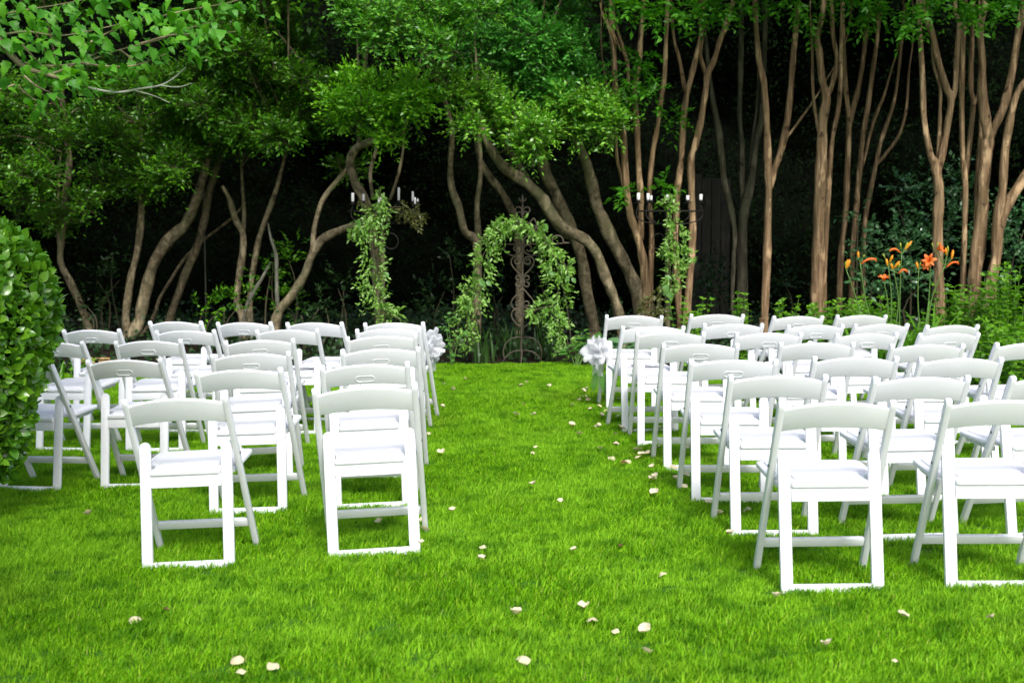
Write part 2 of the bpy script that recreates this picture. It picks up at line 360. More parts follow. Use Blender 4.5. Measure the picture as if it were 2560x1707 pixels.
def make_grass():
    src = []
    for k in range(6):
        nb = 64; mb = MB()
        r = .062 * np.sqrt(rng.random(nb)); a = rng.uniform(0, 6.283, nb)
        base = np.stack([r * np.cos(a), r * np.sin(a), np.zeros(nb) - .004], 1)
        h = rng.uniform(.018, .042, nb); w = rng.uniform(.0013, .0026, nb)
        az = rng.uniform(0, 6.283, nb); ln = rng.uniform(.15, .95, nb) * h
        d = np.stack([np.cos(az), np.sin(az), 0 * az], 1); s = np.stack([-np.sin(az + .5), np.cos(az + .5), 0 * az], 1)
        up = np.array([0, 0, 1.])
        P = [base - s * w[:, None], base + s * w[:, None],
             base + d * ln[:, None] * .32 + up * h[:, None] * .58 - s * w[:, None] * .85, base + d * ln[:, None] * .32 + up * h[:, None] * .58 + s * w[:, None] * .85,
             base + d * ln[:, None] + up * h[:, None] * .95]
        V = np.stack(P, 1).reshape(-1, 3); i = (np.arange(nb) * 5)[:, None]
        mb.add(V, [np.concatenate([i + [0, 1, 3], i + [0, 3, 2], i + [2, 3, 4]])])
        me = mb.mesh('grass_tuft'); me.materials.append(M['grass']); src.append(me)
    gc = bpy.data.collections.new('grass_tufts')
    for k, me in enumerate(src):
        o = bpy.data.objects.new('grass_tuft', me); gc.objects.link(o)
    # points
    pts = []; Y = 3.1
    N = 42000
    yy = np.sqrt(rng.uniform(3.1 ** 2, 13.9 ** 2, N * 2)); xx = rng.uniform(-1, 1, N * 2) * (.415 * yy + .55)
    keep = np.array([y < lawn_edge(x) + rng.normal() * .03 for x, y in zip(xx, yy)])
    xx, yy = xx[keep][:N], yy[keep][:N]
    zz = np.array([ground(x, y) for x, y in zip(xx, yy)])
    me = bpy.data.meshes.new('grass'); me.vertices.add(len(xx)); me.vertices.foreach_set('co', np.stack([xx, yy, zz], 1).astype(np.float32).ravel()); me.update()
    sc = .92 + .30 * np.sin(xx * 7.3 + 2 * np.sin(yy * 3.1)) * np.sin(yy * 8.7 + 1.7 * np.sin(xx * 4.4)) + .18 * np.sin(xx * 23.1 + yy * 5) * np.sin(yy * 21.7 - xx * 6) + rng.normal(size=len(xx)) * .16
    at_ = me.attributes.new('tuft', 'FLOAT', 'POINT'); at_.data.foreach_set('value', np.clip(sc, .45, 1.6).astype(np.float32))
    o = link('grass', me, None)
    tag(o, 'short bright green grass blades all over the lawn', 'grass', kind='stuff')
    ng = bpy.data.node_groups.new('grass_scatter', 'GeometryNodeTree')
    ng.interface.new_socket('Geometry', in_out='INPUT', socket_type='NodeSocketGeometry'); ng.interface.new_socket('Geometry', in_out='OUTPUT', socket_type='NodeSocketGeometry')
    nn, nl = ng.nodes, ng.links
    gi, go = nn.new('NodeGroupInput'), nn.new('NodeGroupOutput')
    mp = nn.new('GeometryNodeMeshToPoints'); ci = nn.new('GeometryNodeCollectionInfo'); ci.inputs['Collection'].default_value = gc
    ci.inputs['Separate Children'].default_value = True
    ip = nn.new('GeometryNodeInstanceOnPoints'); ip.inputs['Pick Instance'].default_value = True
    rr = nn.new('FunctionNodeRandomValue'); rr.data_type = 'FLOAT_VECTOR'; rr.inputs[0].default_value = (-.12, -.12, 0); rr.inputs[1].default_value = (.12, .12, 6.283)
    rs = nn.new('GeometryNodeInputNamedAttribute'); rs.data_type = 'FLOAT'; rs.inputs[0].default_value = 'tuft'
    nl.new(gi.outputs[0], mp.inputs[0]); nl.new(mp.outputs[0], ip.inputs['Points']); nl.new(ci.outputs[0], ip.inputs['Instance'])
    nl.new(rr.outputs[0], ip.inputs['Rotation']); nl.new(rs.outputs[0], ip.inputs['Scale'])
    nl.new(ip.outputs[0], go.inputs[0])
    o.modifiers.new('scatter', 'NODES').node_group = ng
make_grass()
# ------------------------------------------------------------------ woodland behind everything
def woodland():
    path = np.array([(-10.5, 10.5), (-11, 15), (-9.5, 19), (-6, 21), (0, 21.8), (6, 21), (9.5, 19), (11, 15), (10.5, 10.5)])  # side arms, out of view, are added to enclose the light
    P, _ = smooth_path(np.c_[path, np.zeros(len(path))], np.ones(len(path)), 8)
    n = len(P); T = np.gradient(P, axis=0); N = unit(np.c_[T[:, 1], -T[:, 0], T[:, 2]])      # towards the lawn
    if N[n // 2, 1] > 0: N = -N
    zs = np.linspace(-.3, 9.0, 16); V = []
    def lump(i, z): return .45 * math.sin(i * .55 + z * .9) + .35 * math.sin(i * .23 - z * 1.7 + 2) + .25 * math.sin(i * 1.3 + z * 2.3)
    for i in range(n):
        for z in zs: V.append(P[i] + N[i] * lump(i, z) + [0, 0, z])
    for i in range(n):
        for z in zs: V.append(P[i] - N[i] * 1.2 + [0, 0, z])
    m = len(zs); Fq = []
    for i in range(n - 1):
        for j in range(m - 1):
            a = i * m + j; Fq += [(a, a + m, a + m + 1, a + 1), (n * m + a, n * m + a + 1, n * m + a + m + 1, n * m + a + m)]
    for i in range(n - 1):
        a = i * m + m - 1; Fq.append((a, a + m, n * m + a + m, n * m + a))
    for j in range(m - 1): Fq += [(j, j + 1, n * m + j + 1, n * m + j), ((n - 1) * m + j, n * m + (n - 1) * m + j, n * m + (n - 1) * m + j + 1, (n - 1) * m + j + 1)]
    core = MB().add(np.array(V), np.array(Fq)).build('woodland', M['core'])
    tag(core, 'dense evergreen wood in painted deep shade closing off the garden', 'woodland', kind='stuff')
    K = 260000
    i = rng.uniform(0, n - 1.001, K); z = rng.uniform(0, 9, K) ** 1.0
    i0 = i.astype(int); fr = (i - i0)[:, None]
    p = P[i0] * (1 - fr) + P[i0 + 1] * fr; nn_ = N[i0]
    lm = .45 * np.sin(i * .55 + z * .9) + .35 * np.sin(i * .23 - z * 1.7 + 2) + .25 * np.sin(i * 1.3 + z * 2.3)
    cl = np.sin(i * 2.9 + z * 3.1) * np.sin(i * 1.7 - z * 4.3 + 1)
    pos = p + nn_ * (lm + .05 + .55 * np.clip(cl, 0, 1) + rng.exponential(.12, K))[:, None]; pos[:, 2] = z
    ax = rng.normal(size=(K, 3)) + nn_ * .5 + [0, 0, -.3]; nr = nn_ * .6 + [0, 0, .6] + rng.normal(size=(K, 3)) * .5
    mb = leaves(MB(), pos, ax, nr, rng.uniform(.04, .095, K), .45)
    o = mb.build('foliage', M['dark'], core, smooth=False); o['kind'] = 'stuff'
woodland()

# ------------------------------------------------------------------ trees
TREES = {}
def tree(name, label, bark, stems, leafmat, crown=(), upper=(), ulen=.11, group=None, Yt=-.4):
    u0, v0, Y0 = stems[0][0][0][0], stems[0][0][0][1], stems[0][2]
    b = at(u0, v0, Y0); base = Vector((b.x, b.y, bed(b.x, b.y)))
    root = empty(name, base); tag(root, label, 'tree', group)
    tops = []
    for st in stems:
        pts, w, Y = st[0], st[1], st[2]; dY = st[3] if len(st) > 3 else Yt
        ww = np.interp(np.linspace(0, 1, len(pts)), np.linspace(0, 1, len(w)), w)
        vv = np.array([p[1] for p in pts]); P = []; rad = []
        for (u, v), wk in zip(pts, ww):
            t = (vv[0] - v) / 800.0
            yy = Y + dY * max(0, t); P.append(at(u, v, yy)); rad.append(wk / 2 * yy / F_PX)
        if len(st) <= 4 or st[4] != 'branch':                       # run a trunk down into the earth
            q = P[0]; gz = bed(q.x, q.y)
            if q.z > gz + .05:
                d = (P[0] - P[1]); dx = d.x / max(.2, abs(d.z)) * (q.z - gz) * .5
                P.insert(0, Vector((q.x + dx, q.y, gz - .08))); rad.insert(0, rad[0] * 1.35)
        mb = MB(); tube(mb, P, rad, 12, 7, .15); tops += [np.array(p) for p in P[len(P) // 2:]]
        mb.build('branch' if len(st) > 4 and st[4] == 'branch' else 'trunk', bark, root, origin=base)
    if crown or upper:
        mb = MB(); tw = MB()
        def limb(q, r0):
            q = np.array(q); a = min(tops, key=lambda p: np.linalg.norm((p - q) * [1, 1, 1.6]))
            b_ = MB(); m = (a + q) / 2 + np.array([random.gauss(0, .13), random.gauss(0, .1), .14]); tube(b_, [a, m, q], [r0, r0 * .7, r0 * .3], 6, 4, .1)
            b_.build('branch', bark, root, origin=base)
        for c in crown:
            u, v, Y, r = c[:4]; n = c[4] if len(c) > 4 else 1.0; k = c[5] if len(c) > 5 else .5
            q = at(u, v, Y); rw = r * Y / F_PX
            sprays(mb, q, (rw, rw * .9, rw * k), int((40 + 1400 * rw * rw) * n), 11, .060, .23, .43, .55, shell=.15, twig=tw); limb(q, .011)
        for x, y, z, r in upper:
            sprays(mb, (x, y, z), (r, r, r * .7), int(55 * r * r + 12), 11, ulen, .5 * min(1, r + .3), .48, .2)
            if random.random() < .3: limb((x, y, z), .016)
        o = mb.build('crown', leafmat, root, smooth=False, origin=base)
        if tw.v: t_ = tw.build('twigs', M['twig'], root, smooth=False, origin=base); t_['kind'] = 'stuff'
    return root
def up_blobs(x, y, n=9, spread=1.5, z0=4.5, z1=7.6, r=(.7, 1.15)):
    return [(x + random.gauss(0, spread * .55), y + random.gauss(0, spread * .6), random.uniform(z0, z1), random.uniform(*r)) for _ in range(n)]
G_T, G_M = 'gnarled trees beyond the lawn', 'crape myrtles beyond the lily-side chairs'
G = M['bark_grey']; B = M['bark_myrtle']

def dim_crown(us, n, vr=(170, 470), Yr=(14.6, 17.6), rr=(45, 95)):
    return [(random.uniform(*us), random.uniform(*vr), random.uniform(*Yr), random.uniform(*rr), .40) for _ in range(n)]
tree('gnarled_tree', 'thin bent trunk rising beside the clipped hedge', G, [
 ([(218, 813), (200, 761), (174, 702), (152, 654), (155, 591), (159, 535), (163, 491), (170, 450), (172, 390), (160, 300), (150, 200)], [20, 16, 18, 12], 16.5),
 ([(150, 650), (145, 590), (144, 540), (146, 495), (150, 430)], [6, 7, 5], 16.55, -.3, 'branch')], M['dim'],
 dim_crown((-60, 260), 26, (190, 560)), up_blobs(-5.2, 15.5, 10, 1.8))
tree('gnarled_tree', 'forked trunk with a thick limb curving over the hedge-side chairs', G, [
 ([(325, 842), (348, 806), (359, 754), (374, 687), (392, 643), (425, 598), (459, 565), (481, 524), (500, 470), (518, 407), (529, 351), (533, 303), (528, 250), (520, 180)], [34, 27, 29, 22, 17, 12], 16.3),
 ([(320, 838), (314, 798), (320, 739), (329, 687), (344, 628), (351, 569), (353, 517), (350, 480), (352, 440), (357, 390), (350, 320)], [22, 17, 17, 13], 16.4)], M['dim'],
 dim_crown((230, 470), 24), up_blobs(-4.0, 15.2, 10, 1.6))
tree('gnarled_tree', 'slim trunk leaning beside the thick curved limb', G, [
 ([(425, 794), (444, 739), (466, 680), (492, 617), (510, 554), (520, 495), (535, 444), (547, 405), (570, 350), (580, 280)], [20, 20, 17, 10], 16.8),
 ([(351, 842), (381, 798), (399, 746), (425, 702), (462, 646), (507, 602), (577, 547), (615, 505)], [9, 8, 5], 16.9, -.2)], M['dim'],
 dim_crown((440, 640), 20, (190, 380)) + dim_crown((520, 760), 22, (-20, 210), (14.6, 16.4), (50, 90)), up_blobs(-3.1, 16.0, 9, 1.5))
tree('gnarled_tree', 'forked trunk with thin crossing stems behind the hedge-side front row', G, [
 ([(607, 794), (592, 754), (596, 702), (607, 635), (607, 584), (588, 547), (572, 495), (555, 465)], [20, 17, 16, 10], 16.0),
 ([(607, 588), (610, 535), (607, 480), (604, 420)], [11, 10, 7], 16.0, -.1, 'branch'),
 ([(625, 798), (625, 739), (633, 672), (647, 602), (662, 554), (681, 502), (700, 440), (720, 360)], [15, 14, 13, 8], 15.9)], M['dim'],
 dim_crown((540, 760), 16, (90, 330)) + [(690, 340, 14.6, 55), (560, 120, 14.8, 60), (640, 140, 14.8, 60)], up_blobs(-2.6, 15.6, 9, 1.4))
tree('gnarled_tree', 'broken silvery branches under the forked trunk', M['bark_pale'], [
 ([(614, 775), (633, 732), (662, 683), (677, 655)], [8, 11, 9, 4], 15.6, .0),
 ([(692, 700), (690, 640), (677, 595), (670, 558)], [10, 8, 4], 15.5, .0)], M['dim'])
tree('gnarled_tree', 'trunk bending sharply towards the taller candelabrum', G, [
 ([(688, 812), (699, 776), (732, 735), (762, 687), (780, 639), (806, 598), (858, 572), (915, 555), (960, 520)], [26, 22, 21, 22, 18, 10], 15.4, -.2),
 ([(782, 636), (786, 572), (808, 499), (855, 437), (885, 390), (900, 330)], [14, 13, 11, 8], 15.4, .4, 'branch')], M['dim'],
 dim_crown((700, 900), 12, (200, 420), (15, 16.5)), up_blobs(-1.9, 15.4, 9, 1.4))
Yc = 13.9
def px2(l, du=800, s=.3699, Y=Yc): return [(du + s * x, s * y, Y + random.uniform(-.35, .35), s * r, *k) for x, y, r, *k in l]
tree('privet_tree', 'curved trunk behind the taller candelabrum under yellow-green boughs', G, [
 ([(950, 830), (947, 740), (938, 640), (925, 550), (908, 492), (888, 455), (875, 407), (892, 370), (945, 345), (985, 300)], [26, 24, 22, 14], 15.0, -.8),
 ([(933, 500), (926, 433), (940, 377), (950, 330)], [10, 9, 6], 15.0, -.3, 'branch'), ([(975, 500), (996, 436), (1007, 381), (1010, 330)], [8, 7, 5], 15.3, -.3, 'branch')], M['privet_y'],
 px2([(250, 640, 110), (420, 620, 120), (600, 640, 110), (150, 790, 90), (300, 740, 110), (480, 760, 110), (440, 860, 80), (430, 960, 50), (700, 690, 90), (620, 780, 70), (220, 560, 60), (600, 560, 60), (90, 700, 60)]),
 up_blobs(-1.2, 14.8, 7, 1.2, 4.6))
tree('compound_leaf_tree', 'pair of slim stems left of the iron trellis with leafy bough above', G, [
 ([(1190, 860), (1192, 720), (1193, 640), (1188, 599), (1162, 577), (1148, 521), (1129, 470), (1126, 410), (1130, 330), (1110, 240)], [24, 22, 21, 18, 15, 10], 15.2, -.9),
 ([(1194, 640), (1196, 599), (1192, 514), (1201, 436), (1199, 355), (1190, 270)], [18, 15, 11, 8], 15.2, -.4, 'branch')], M['pinnate'],
 px2([(200, 60, 120), (250, 200, 90), (480, 150, 150), (480, 40, 120), (700, 80, 150), (1000, 60, 120), (850, 170, 110), (760, 300, 90), (810, 390, 45), (500, 280, 70), (330, 270, 60), (1100, 90, 70), (650, 230, 90)], Y=13.2),
 up_blobs(-1.6, 13.8, 8, 1.2, 4.4))
tree('privet_tree', 'big trunk leaning left across the others behind the iron trellis', G, [
 ([(1556, 830), (1547, 784), (1532, 736), (1514, 692), (1492, 636), (1466, 603), (1429, 581), (1392, 551), (1362, 507), (1347, 488), (1307, 451), (1266, 422), (1236, 388), (1210, 335), (1195, 270)], [27, 25, 26, 29, 28, 25, 16], 14.9, -.5)], M['privet'],
 px2([(950, 660, 100), (1080, 700, 120), (1200, 760, 120), (1000, 860, 80), (1330, 820, 110), (1430, 870, 90), (1440, 960, 70), (1420, 1030, 40), (1520, 880, 60), (1250, 880, 70), (920, 560, 60), (1130, 620, 60)], Y=13.7),
 up_blobs(.3, 14.6, 7, 1.2, 4.6))
tree('privet_tree', 'thick trunk slanting down behind the leaning one beside the trellis', G, [
 ([(1486, 830), (1484, 806), (1466, 721), (1455, 650), (1432, 582), (1407, 525), (1388, 481), (1362, 429), (1351, 381), (1345, 310), (1330, 220)], [30, 27, 28, 30, 24, 18], 15.4, -.8),
 ([(1432, 600), (1392, 562), (1347, 495), (1318, 448), (1292, 403), (1262, 351), (1250, 300)], [20, 18, 16, 12], 15.5, -.4, 'branch')], M['privet_b'],
 px2([(1350, 130, 90), (1050, 280, 110), (1220, 260, 110), (1480, 240, 130), (1640, 280, 110), (1600, 420, 130), (1340, 500, 120), (1500, 560, 120), (1700, 560, 130), (1820, 530, 90), (1450, 380, 110), (1250, 440, 80), (1720, 320, 60), (1380, 620, 90), (1620, 640, 90)], Y=14.3),
 up_blobs(1.0, 15.0, 8, 1.3, 4.6))
tree('privet_tree', 'upright slim trunk straight behind the iron trellis', G, [
 ([(1298, 880), (1299, 800), (1299, 700), (1297, 600), (1288, 545), (1255, 481), (1225, 444), (1200, 400), (1190, 340)], [22, 20, 20, 17, 12], 15.8, -.5)], M['privet_b'],
 px2([(1000, 420, 100), (860, 330, 80), (1150, 380, 80), (1250, 60, 110), (1400, 0, 120), (1560, 60, 100), (1700, 120, 90), (1800, 300, 80)], Y=15.4), up_blobs(-.3, 16.2, 8, 1.3, 4.6))
tree('privet_tree', 'thick trunk leaning left behind the shorter candelabrum', G, [
 ([(1601, 815), (1599, 773), (1588, 717), (1562, 658), (1525, 588), (1505, 545), (1492, 518), (1481, 462), (1466, 407), (1444, 355), (1430, 300)], [34, 33, 32, 28, 26, 20], 15.2, -.8)], M['privet'],
 px2([(1650, 700, 90), (1780, 760, 110), (1930, 800, 80), (1750, 880, 90), (1880, 860, 90), (1990, 730, 50), (1990, 860, 50), (1700, 820, 80), (1850, 690, 70)], Y=14.0),
 up_blobs(1.6, 14.6, 7, 1.2, 4.6))

def myrtle(label, stems, x, y, tips=(), n=9, bark=None):
    st2 = []
    for st in stems:                                     # stems run on up into the crown, thinning as they go
        (u1, v1), (u2, v2) = st[0][-2], st[0][-1]
        if v2 > 10 and v1 - v2 > 25:
            k = (u2 - u1) / max(30, v1 - v2); pts = list(st[0]) + [(u2 + k * (v2 + 30) * .35 + random.uniform(-8, 8), v2 * .5), (u2 + k * (v2 + 30) * .5, -40)]
            w = list(np.interp(np.linspace(0, 1, len(st[0])), np.linspace(0, 1, len(st[1])), st[1])); w += [w[-1] * .7, w[-1] * .45]
            st = (pts, w) + tuple(st[2:])
        st2.append(st)
    stems = st2
    r = tree('crape_myrtle', label, bark or B, stems, M['myrtle'], (), [], group=G_M, Yt=-.25)
    b = np.array(r.location); mb = MB()
    for bx, by, bz, br in up_blobs(x, y, n, 1.3, 4.7, 7.4): sprays(mb, (bx, by, bz), (br, br, br * .7), int(60 * br * br + 12), 11, .12, .55, .45, .1, droop=.2)
    for u, v, Y, rp in tips:
        rw = rp * Y / F_PX; sprays(mb, at(u, v, Y), (rw, rw * .8, rw * .55), int(6 + 45 * rw), 9, .085, .20, .46, .0, droop=.35, shell=.1, tmpl=LEAF_S)
    mb.build('crown', M['myrtle'], r, smooth=False, origin=b)
    return r
br = 'branch'
pm = myrtle('crape myrtle of four brown stems crossing the shorter candelabrum', [
 ([(1622, 800), (1617, 733), (1611, 675), (1602, 622), (1591, 581), (1576, 537), (1567, 484), (1562, 420), (1558, 325), (1545, 262), (1537, 214), (1535, 138), (1531, 92), (1528, 31), (1526, -40)], [24, 20, 18, 15, 14, 12], 14.7),
 ([(1602, 600), (1603, 537), (1602, 484), (1597, 440), (1594, 367), (1591, 291), (1586, 230), (1595, 168), (1601, 101), (1607, 31), (1610, -50)], [15, 15, 14, 12], 14.7, -.2, br),
 ([(1628, 780), (1626, 704), (1629, 587), (1624, 484), (1632, 383), (1644, 315), (1653, 245), (1662, 184), (1665, 107), (1668, 30), (1672, -50)], [13, 12, 12, 9], 14.8),
 ([(1575, 540), (1556, 455), (1543, 398), (1540, 340), (1530, 280)], [8, 8, 6], 14.8, -.2, br),
 ([(1570, 230), (1570, 168), (1558, 122), (1546, 86), (1535, 40)], [10, 9, 7], 14.6, -.2, br)], 1.3, 14.2,
 [(1545, 5, 13.6, 45), (1590, 18, 13.6, 40), (1650, 22, 13.6, 45), (1690, 30, 13.6, 35), (1605, 140, 14.1, 22), (1600, 172, 14.1, 22), (1565, 208, 14.1, 25), (1635, 228, 14.0, 30), (1590, 235, 14.2, 28), (1562, 478, 14.2, 12), (1655, 470, 14.4, 26)])
M['peel'] = bark_mat('peeling_bark', [(.20, .11, .05), (.42, .27, .13), (.60, .44, .26), (.30, .19, .09)], (30, 30, 12), .01)
for l, w in (([(1500, 8), (1508, 44), (1528, 80), (1541, 112)], 9), ([(1512, 20), (1520, 60), (1538, 90), (1552, 130)], 6), ([(1506, 30), (1520, 72), (1530, 100), (1534, 135)], 7)):
    mb = MB(); tube(mb, [at(u, v, 14.42) for u, v in l], [w / 2 * 14.4 / F_PX] * 4, 6, 6, .3, flat=.4); mb.build('peeling_bark', M['peel'], pm, origin=pm.location)
myrtle('crape myrtle with two tall forks right of the shorter candelabrum', [
 ([(1716, 800), (1717, 777), (1723, 704), (1729, 645), (1732, 572), (1729, 499), (1727, 430), (1729, 390), (1739, 361), (1751, 306), (1763, 230), (1768, 190), (1785, 153), (1800, 101), (1818, 55), (1840, -20)], [20, 18, 17, 16, 14, 12], 15.0),
 ([(1765, 190), (1751, 138), (1754, 92), (1750, 30), (1760, -40)], [11, 9, 8], 15.0, -.2, br),
 ([(1700, 800), (1692, 700), (1688, 600), (1693, 490), (1698, 440), (1703, 398), (1708, 306), (1717, 239), (1727, 199), (1739, 147), (1751, 92), (1756, 30), (1765, -40)], [17, 16, 15, 13, 10], 15.1),
 ([(1713, 230), (1699, 153), (1684, 92), (1680, 20)], [9, 8, 6], 15.1, -.2, br)], 2.2, 14.6,
 [(1730, 22, 13.9, 40), (1790, 30, 13.9, 32), (1770, 5, 13.8, 40), (1830, 5, 13.9, 40), (1690, 290, 14.6, 24)])
myrtle('crape myrtle with a dark forked trunk behind the lily-side front row', [
 ([(1855, 800), (1855, 763), (1855, 645), (1858, 557), (1864, 513), (1880, 440), (1890, 367), (1905, 290), (1908, 200), (1912, 100), (1915, -30)], [27, 26, 24, 15, 13, 11], 16.0),
 ([(1831, 790), (1831, 763), (1834, 645), (1837, 587), (1826, 520), (1812, 460), (1803, 383), (1795, 321), (1780, 240)], [10, 10, 16, 18, 14], 15.9),
 ([(1858, 540), (1855, 440), (1855, 367), (1849, 291), (1852, 184), (1853, 60), (1850, -40)], [14, 13, 12], 16.0, -.2, br),
 ([(1868, 500), (1880, 367), (1895, 245), (1896, 130)], [10, 9, 7], 16.0, -.2, br)], 3.0, 15.6, [(1890, 4, 14.6, 40)], bark=M['bark_dark'])
myrtle('single straight crape myrtle trunk beside the dark forked one', [
 ([(1910, 800), (1911, 792), (1916, 675), (1919, 557), (1922, 469), (1920, 413), (1916, 306), (1910, 214), (1898, 153), (1890, 60), (1885, -40)], [21, 19, 18, 15, 12], 15.2),
 ([(1924, 470), (1935, 425), (1950, 383), (1968, 306), (1978, 214), (1985, 120), (1995, 20), (2000, -50)], [17, 17, 14, 10], 15.2, -.1, br),
 ([(1958, 352), (1974, 335), (2000, 300), (2030, 258), (2060, 210)], [7, 6, 4], 15.2, -.1, br)], 3.2, 14.8, [(1980, -5, 14.2, 40)])
myrtle('crape myrtle with a thick fluted trunk left of the orange lilies', [
 ([(2044, 790), (2044, 745), (2045, 645), (2048, 543), (2053, 440), (2054, 367), (2058, 291), (2066, 245), (2056, 199), (2049, 138), (2043, 95), (2058, 25), (2062, -50)], [36, 31, 27, 20, 15, 13], 15.0),
 ([(2066, 248), (2080, 215), (2089, 178), (2092, 147), (2083, 92), (2080, 25), (2078, -50)], [13, 12, 9], 15.0, -.1, br),
 ([(2048, 345), (2034, 245), (2031, 153), (2028, 60)], [8, 7, 5], 15.0, -.1, br),
 ([(2058, 790), (2060, 700), (2066, 570), (2073, 444), (2080, 352), (2095, 276), (2101, 214), (2104, 92), (2108, -40)], [16, 13, 11, 9], 15.1)], 3.8, 14.6, [(2030, 45, 14.6, 26), (2160, 15, 14.0, 40), (2130, 0, 14.0, 45)])
myrtle('crape myrtle with four slim splayed stems above the dark glossy shrub', [
 ([(2098, 790), (2102, 640), (2113, 543), (2118, 440), (2122, 306), (2113, 214), (2110, 150), (2108, 60), (2105, -40)], [15, 14, 12, 9], 15.6),
 ([(2122, 330), (2130, 285), (2147, 214), (2159, 138), (2165, 80), (2175, -20)], [13, 12, 9], 15.6, -.1, br),
 ([(2128, 790), (2130, 640), (2138, 550), (2147, 450), (2156, 352), (2168, 276), (2181, 184), (2195, 80), (2200, -30)], [14, 13, 10], 15.7),
 ([(2152, 430), (2184, 306), (2208, 245), (2230, 170)], [8, 8, 5], 15.7, -.1, br),
 ([(2158, 700), (2162, 563), (2180, 460), (2199, 367), (2210, 330), (2235, 255), (2250, 150), (2260, 20)], [12, 11, 9, 6], 15.8),
 ([(2189, 414), (2214, 386), (2248, 337), (2266, 270), (2272, 180)], [8, 8, 5], 15.8, -.1, br)], 4.3, 15.3, [(2190, 22, 14.2, 26), (2145, 50, 14.3, 20)])
myrtle('crape myrtle with a smooth trunk rising through the orange lilies', [
 ([(2352, 800), (2350, 780), (2347, 675), (2344, 557), (2347, 484), (2343, 440), (2338, 410), (2325, 383), (2309, 291), (2306, 184), (2300, 77), (2296, -40)], [29, 26, 25, 24, 15, 13, 12], 14.0),
 ([(2344, 430), (2352, 398), (2367, 322), (2378, 250), (2365, 218), (2346, 153), (2328, 77), (2314, 40), (2300, -40)], [18, 17, 15, 12], 14.0, -.1, br),
 ([(2379, 255), (2388, 220), (2392, 138), (2398, 61), (2389, 30), (2385, -50)], [13, 13, 10], 14.0, -.1, br),
 ([(2344, 410), (2348, 340), (2350, 270), (2350, 214), (2334, 159), (2330, 90)], [10, 9, 7], 14.05, -.1, br)], 4.5, 13.6,
 [(2280, 30, 13.3, 38), (2270, 62, 13.3, 20), (2390, 20, 13.3, 40), (2320, 5, 13.3, 45)])
myrtle('large crape myrtle of many stems behind the bright mint plants', [
 ([(2435, 800), (2437, 700), (2443, 640), (2453, 528), (2459, 450), (2468, 367), (2470, 340), (2463, 300), (2456, 235), (2456, 153), (2450, 70), (2460, 20), (2462, -50)], [36, 33, 30, 26, 16, 15], 14.4),
 ([(2470, 350), (2486, 318), (2508, 269), (2527, 199), (2545, 92), (2556, 20), (2562, -50)], [21, 20, 18, 14], 14.4, -.1, br),
 ([(2405, 800), (2409, 675), (2412, 557), (2413, 469), (2406, 380), (2404, 245), (2407, 122), (2412, 20), (2414, -50)], [16, 14, 13, 11], 14.5),
 ([(2414, 450), (2426, 337), (2433, 260), (2427, 214), (2429, 122), (2433, 20), (2436, -50)], [12, 12, 10], 14.5, -.1, br),
 ([(2433, 265), (2445, 240), (2456, 225)], [10, 9, 8], 14.45, 0, br),
 ([(2440, 600), (2443, 459), (2450, 367), (2453, 276), (2450, 200)], [13, 12, 9], 14.6, -.1, br),
 ([(2465, 800), (2478, 700), (2490, 640), (2496, 540), (2506, 478), (2514, 367), (2530, 276), (2545, 230), (2575, 190)], [30, 27, 22, 17, 15], 14.2),
 ([(2494, 580), (2514, 520), (2550, 462), (2590, 390), (2620, 300)], [26, 26, 20], 14.25, -.1, br)], 5.2, 14.0,
 [(2440, 18, 13.4, 45), (2480, 15, 13.4, 35), (2540, 0, 13.4, 40)])

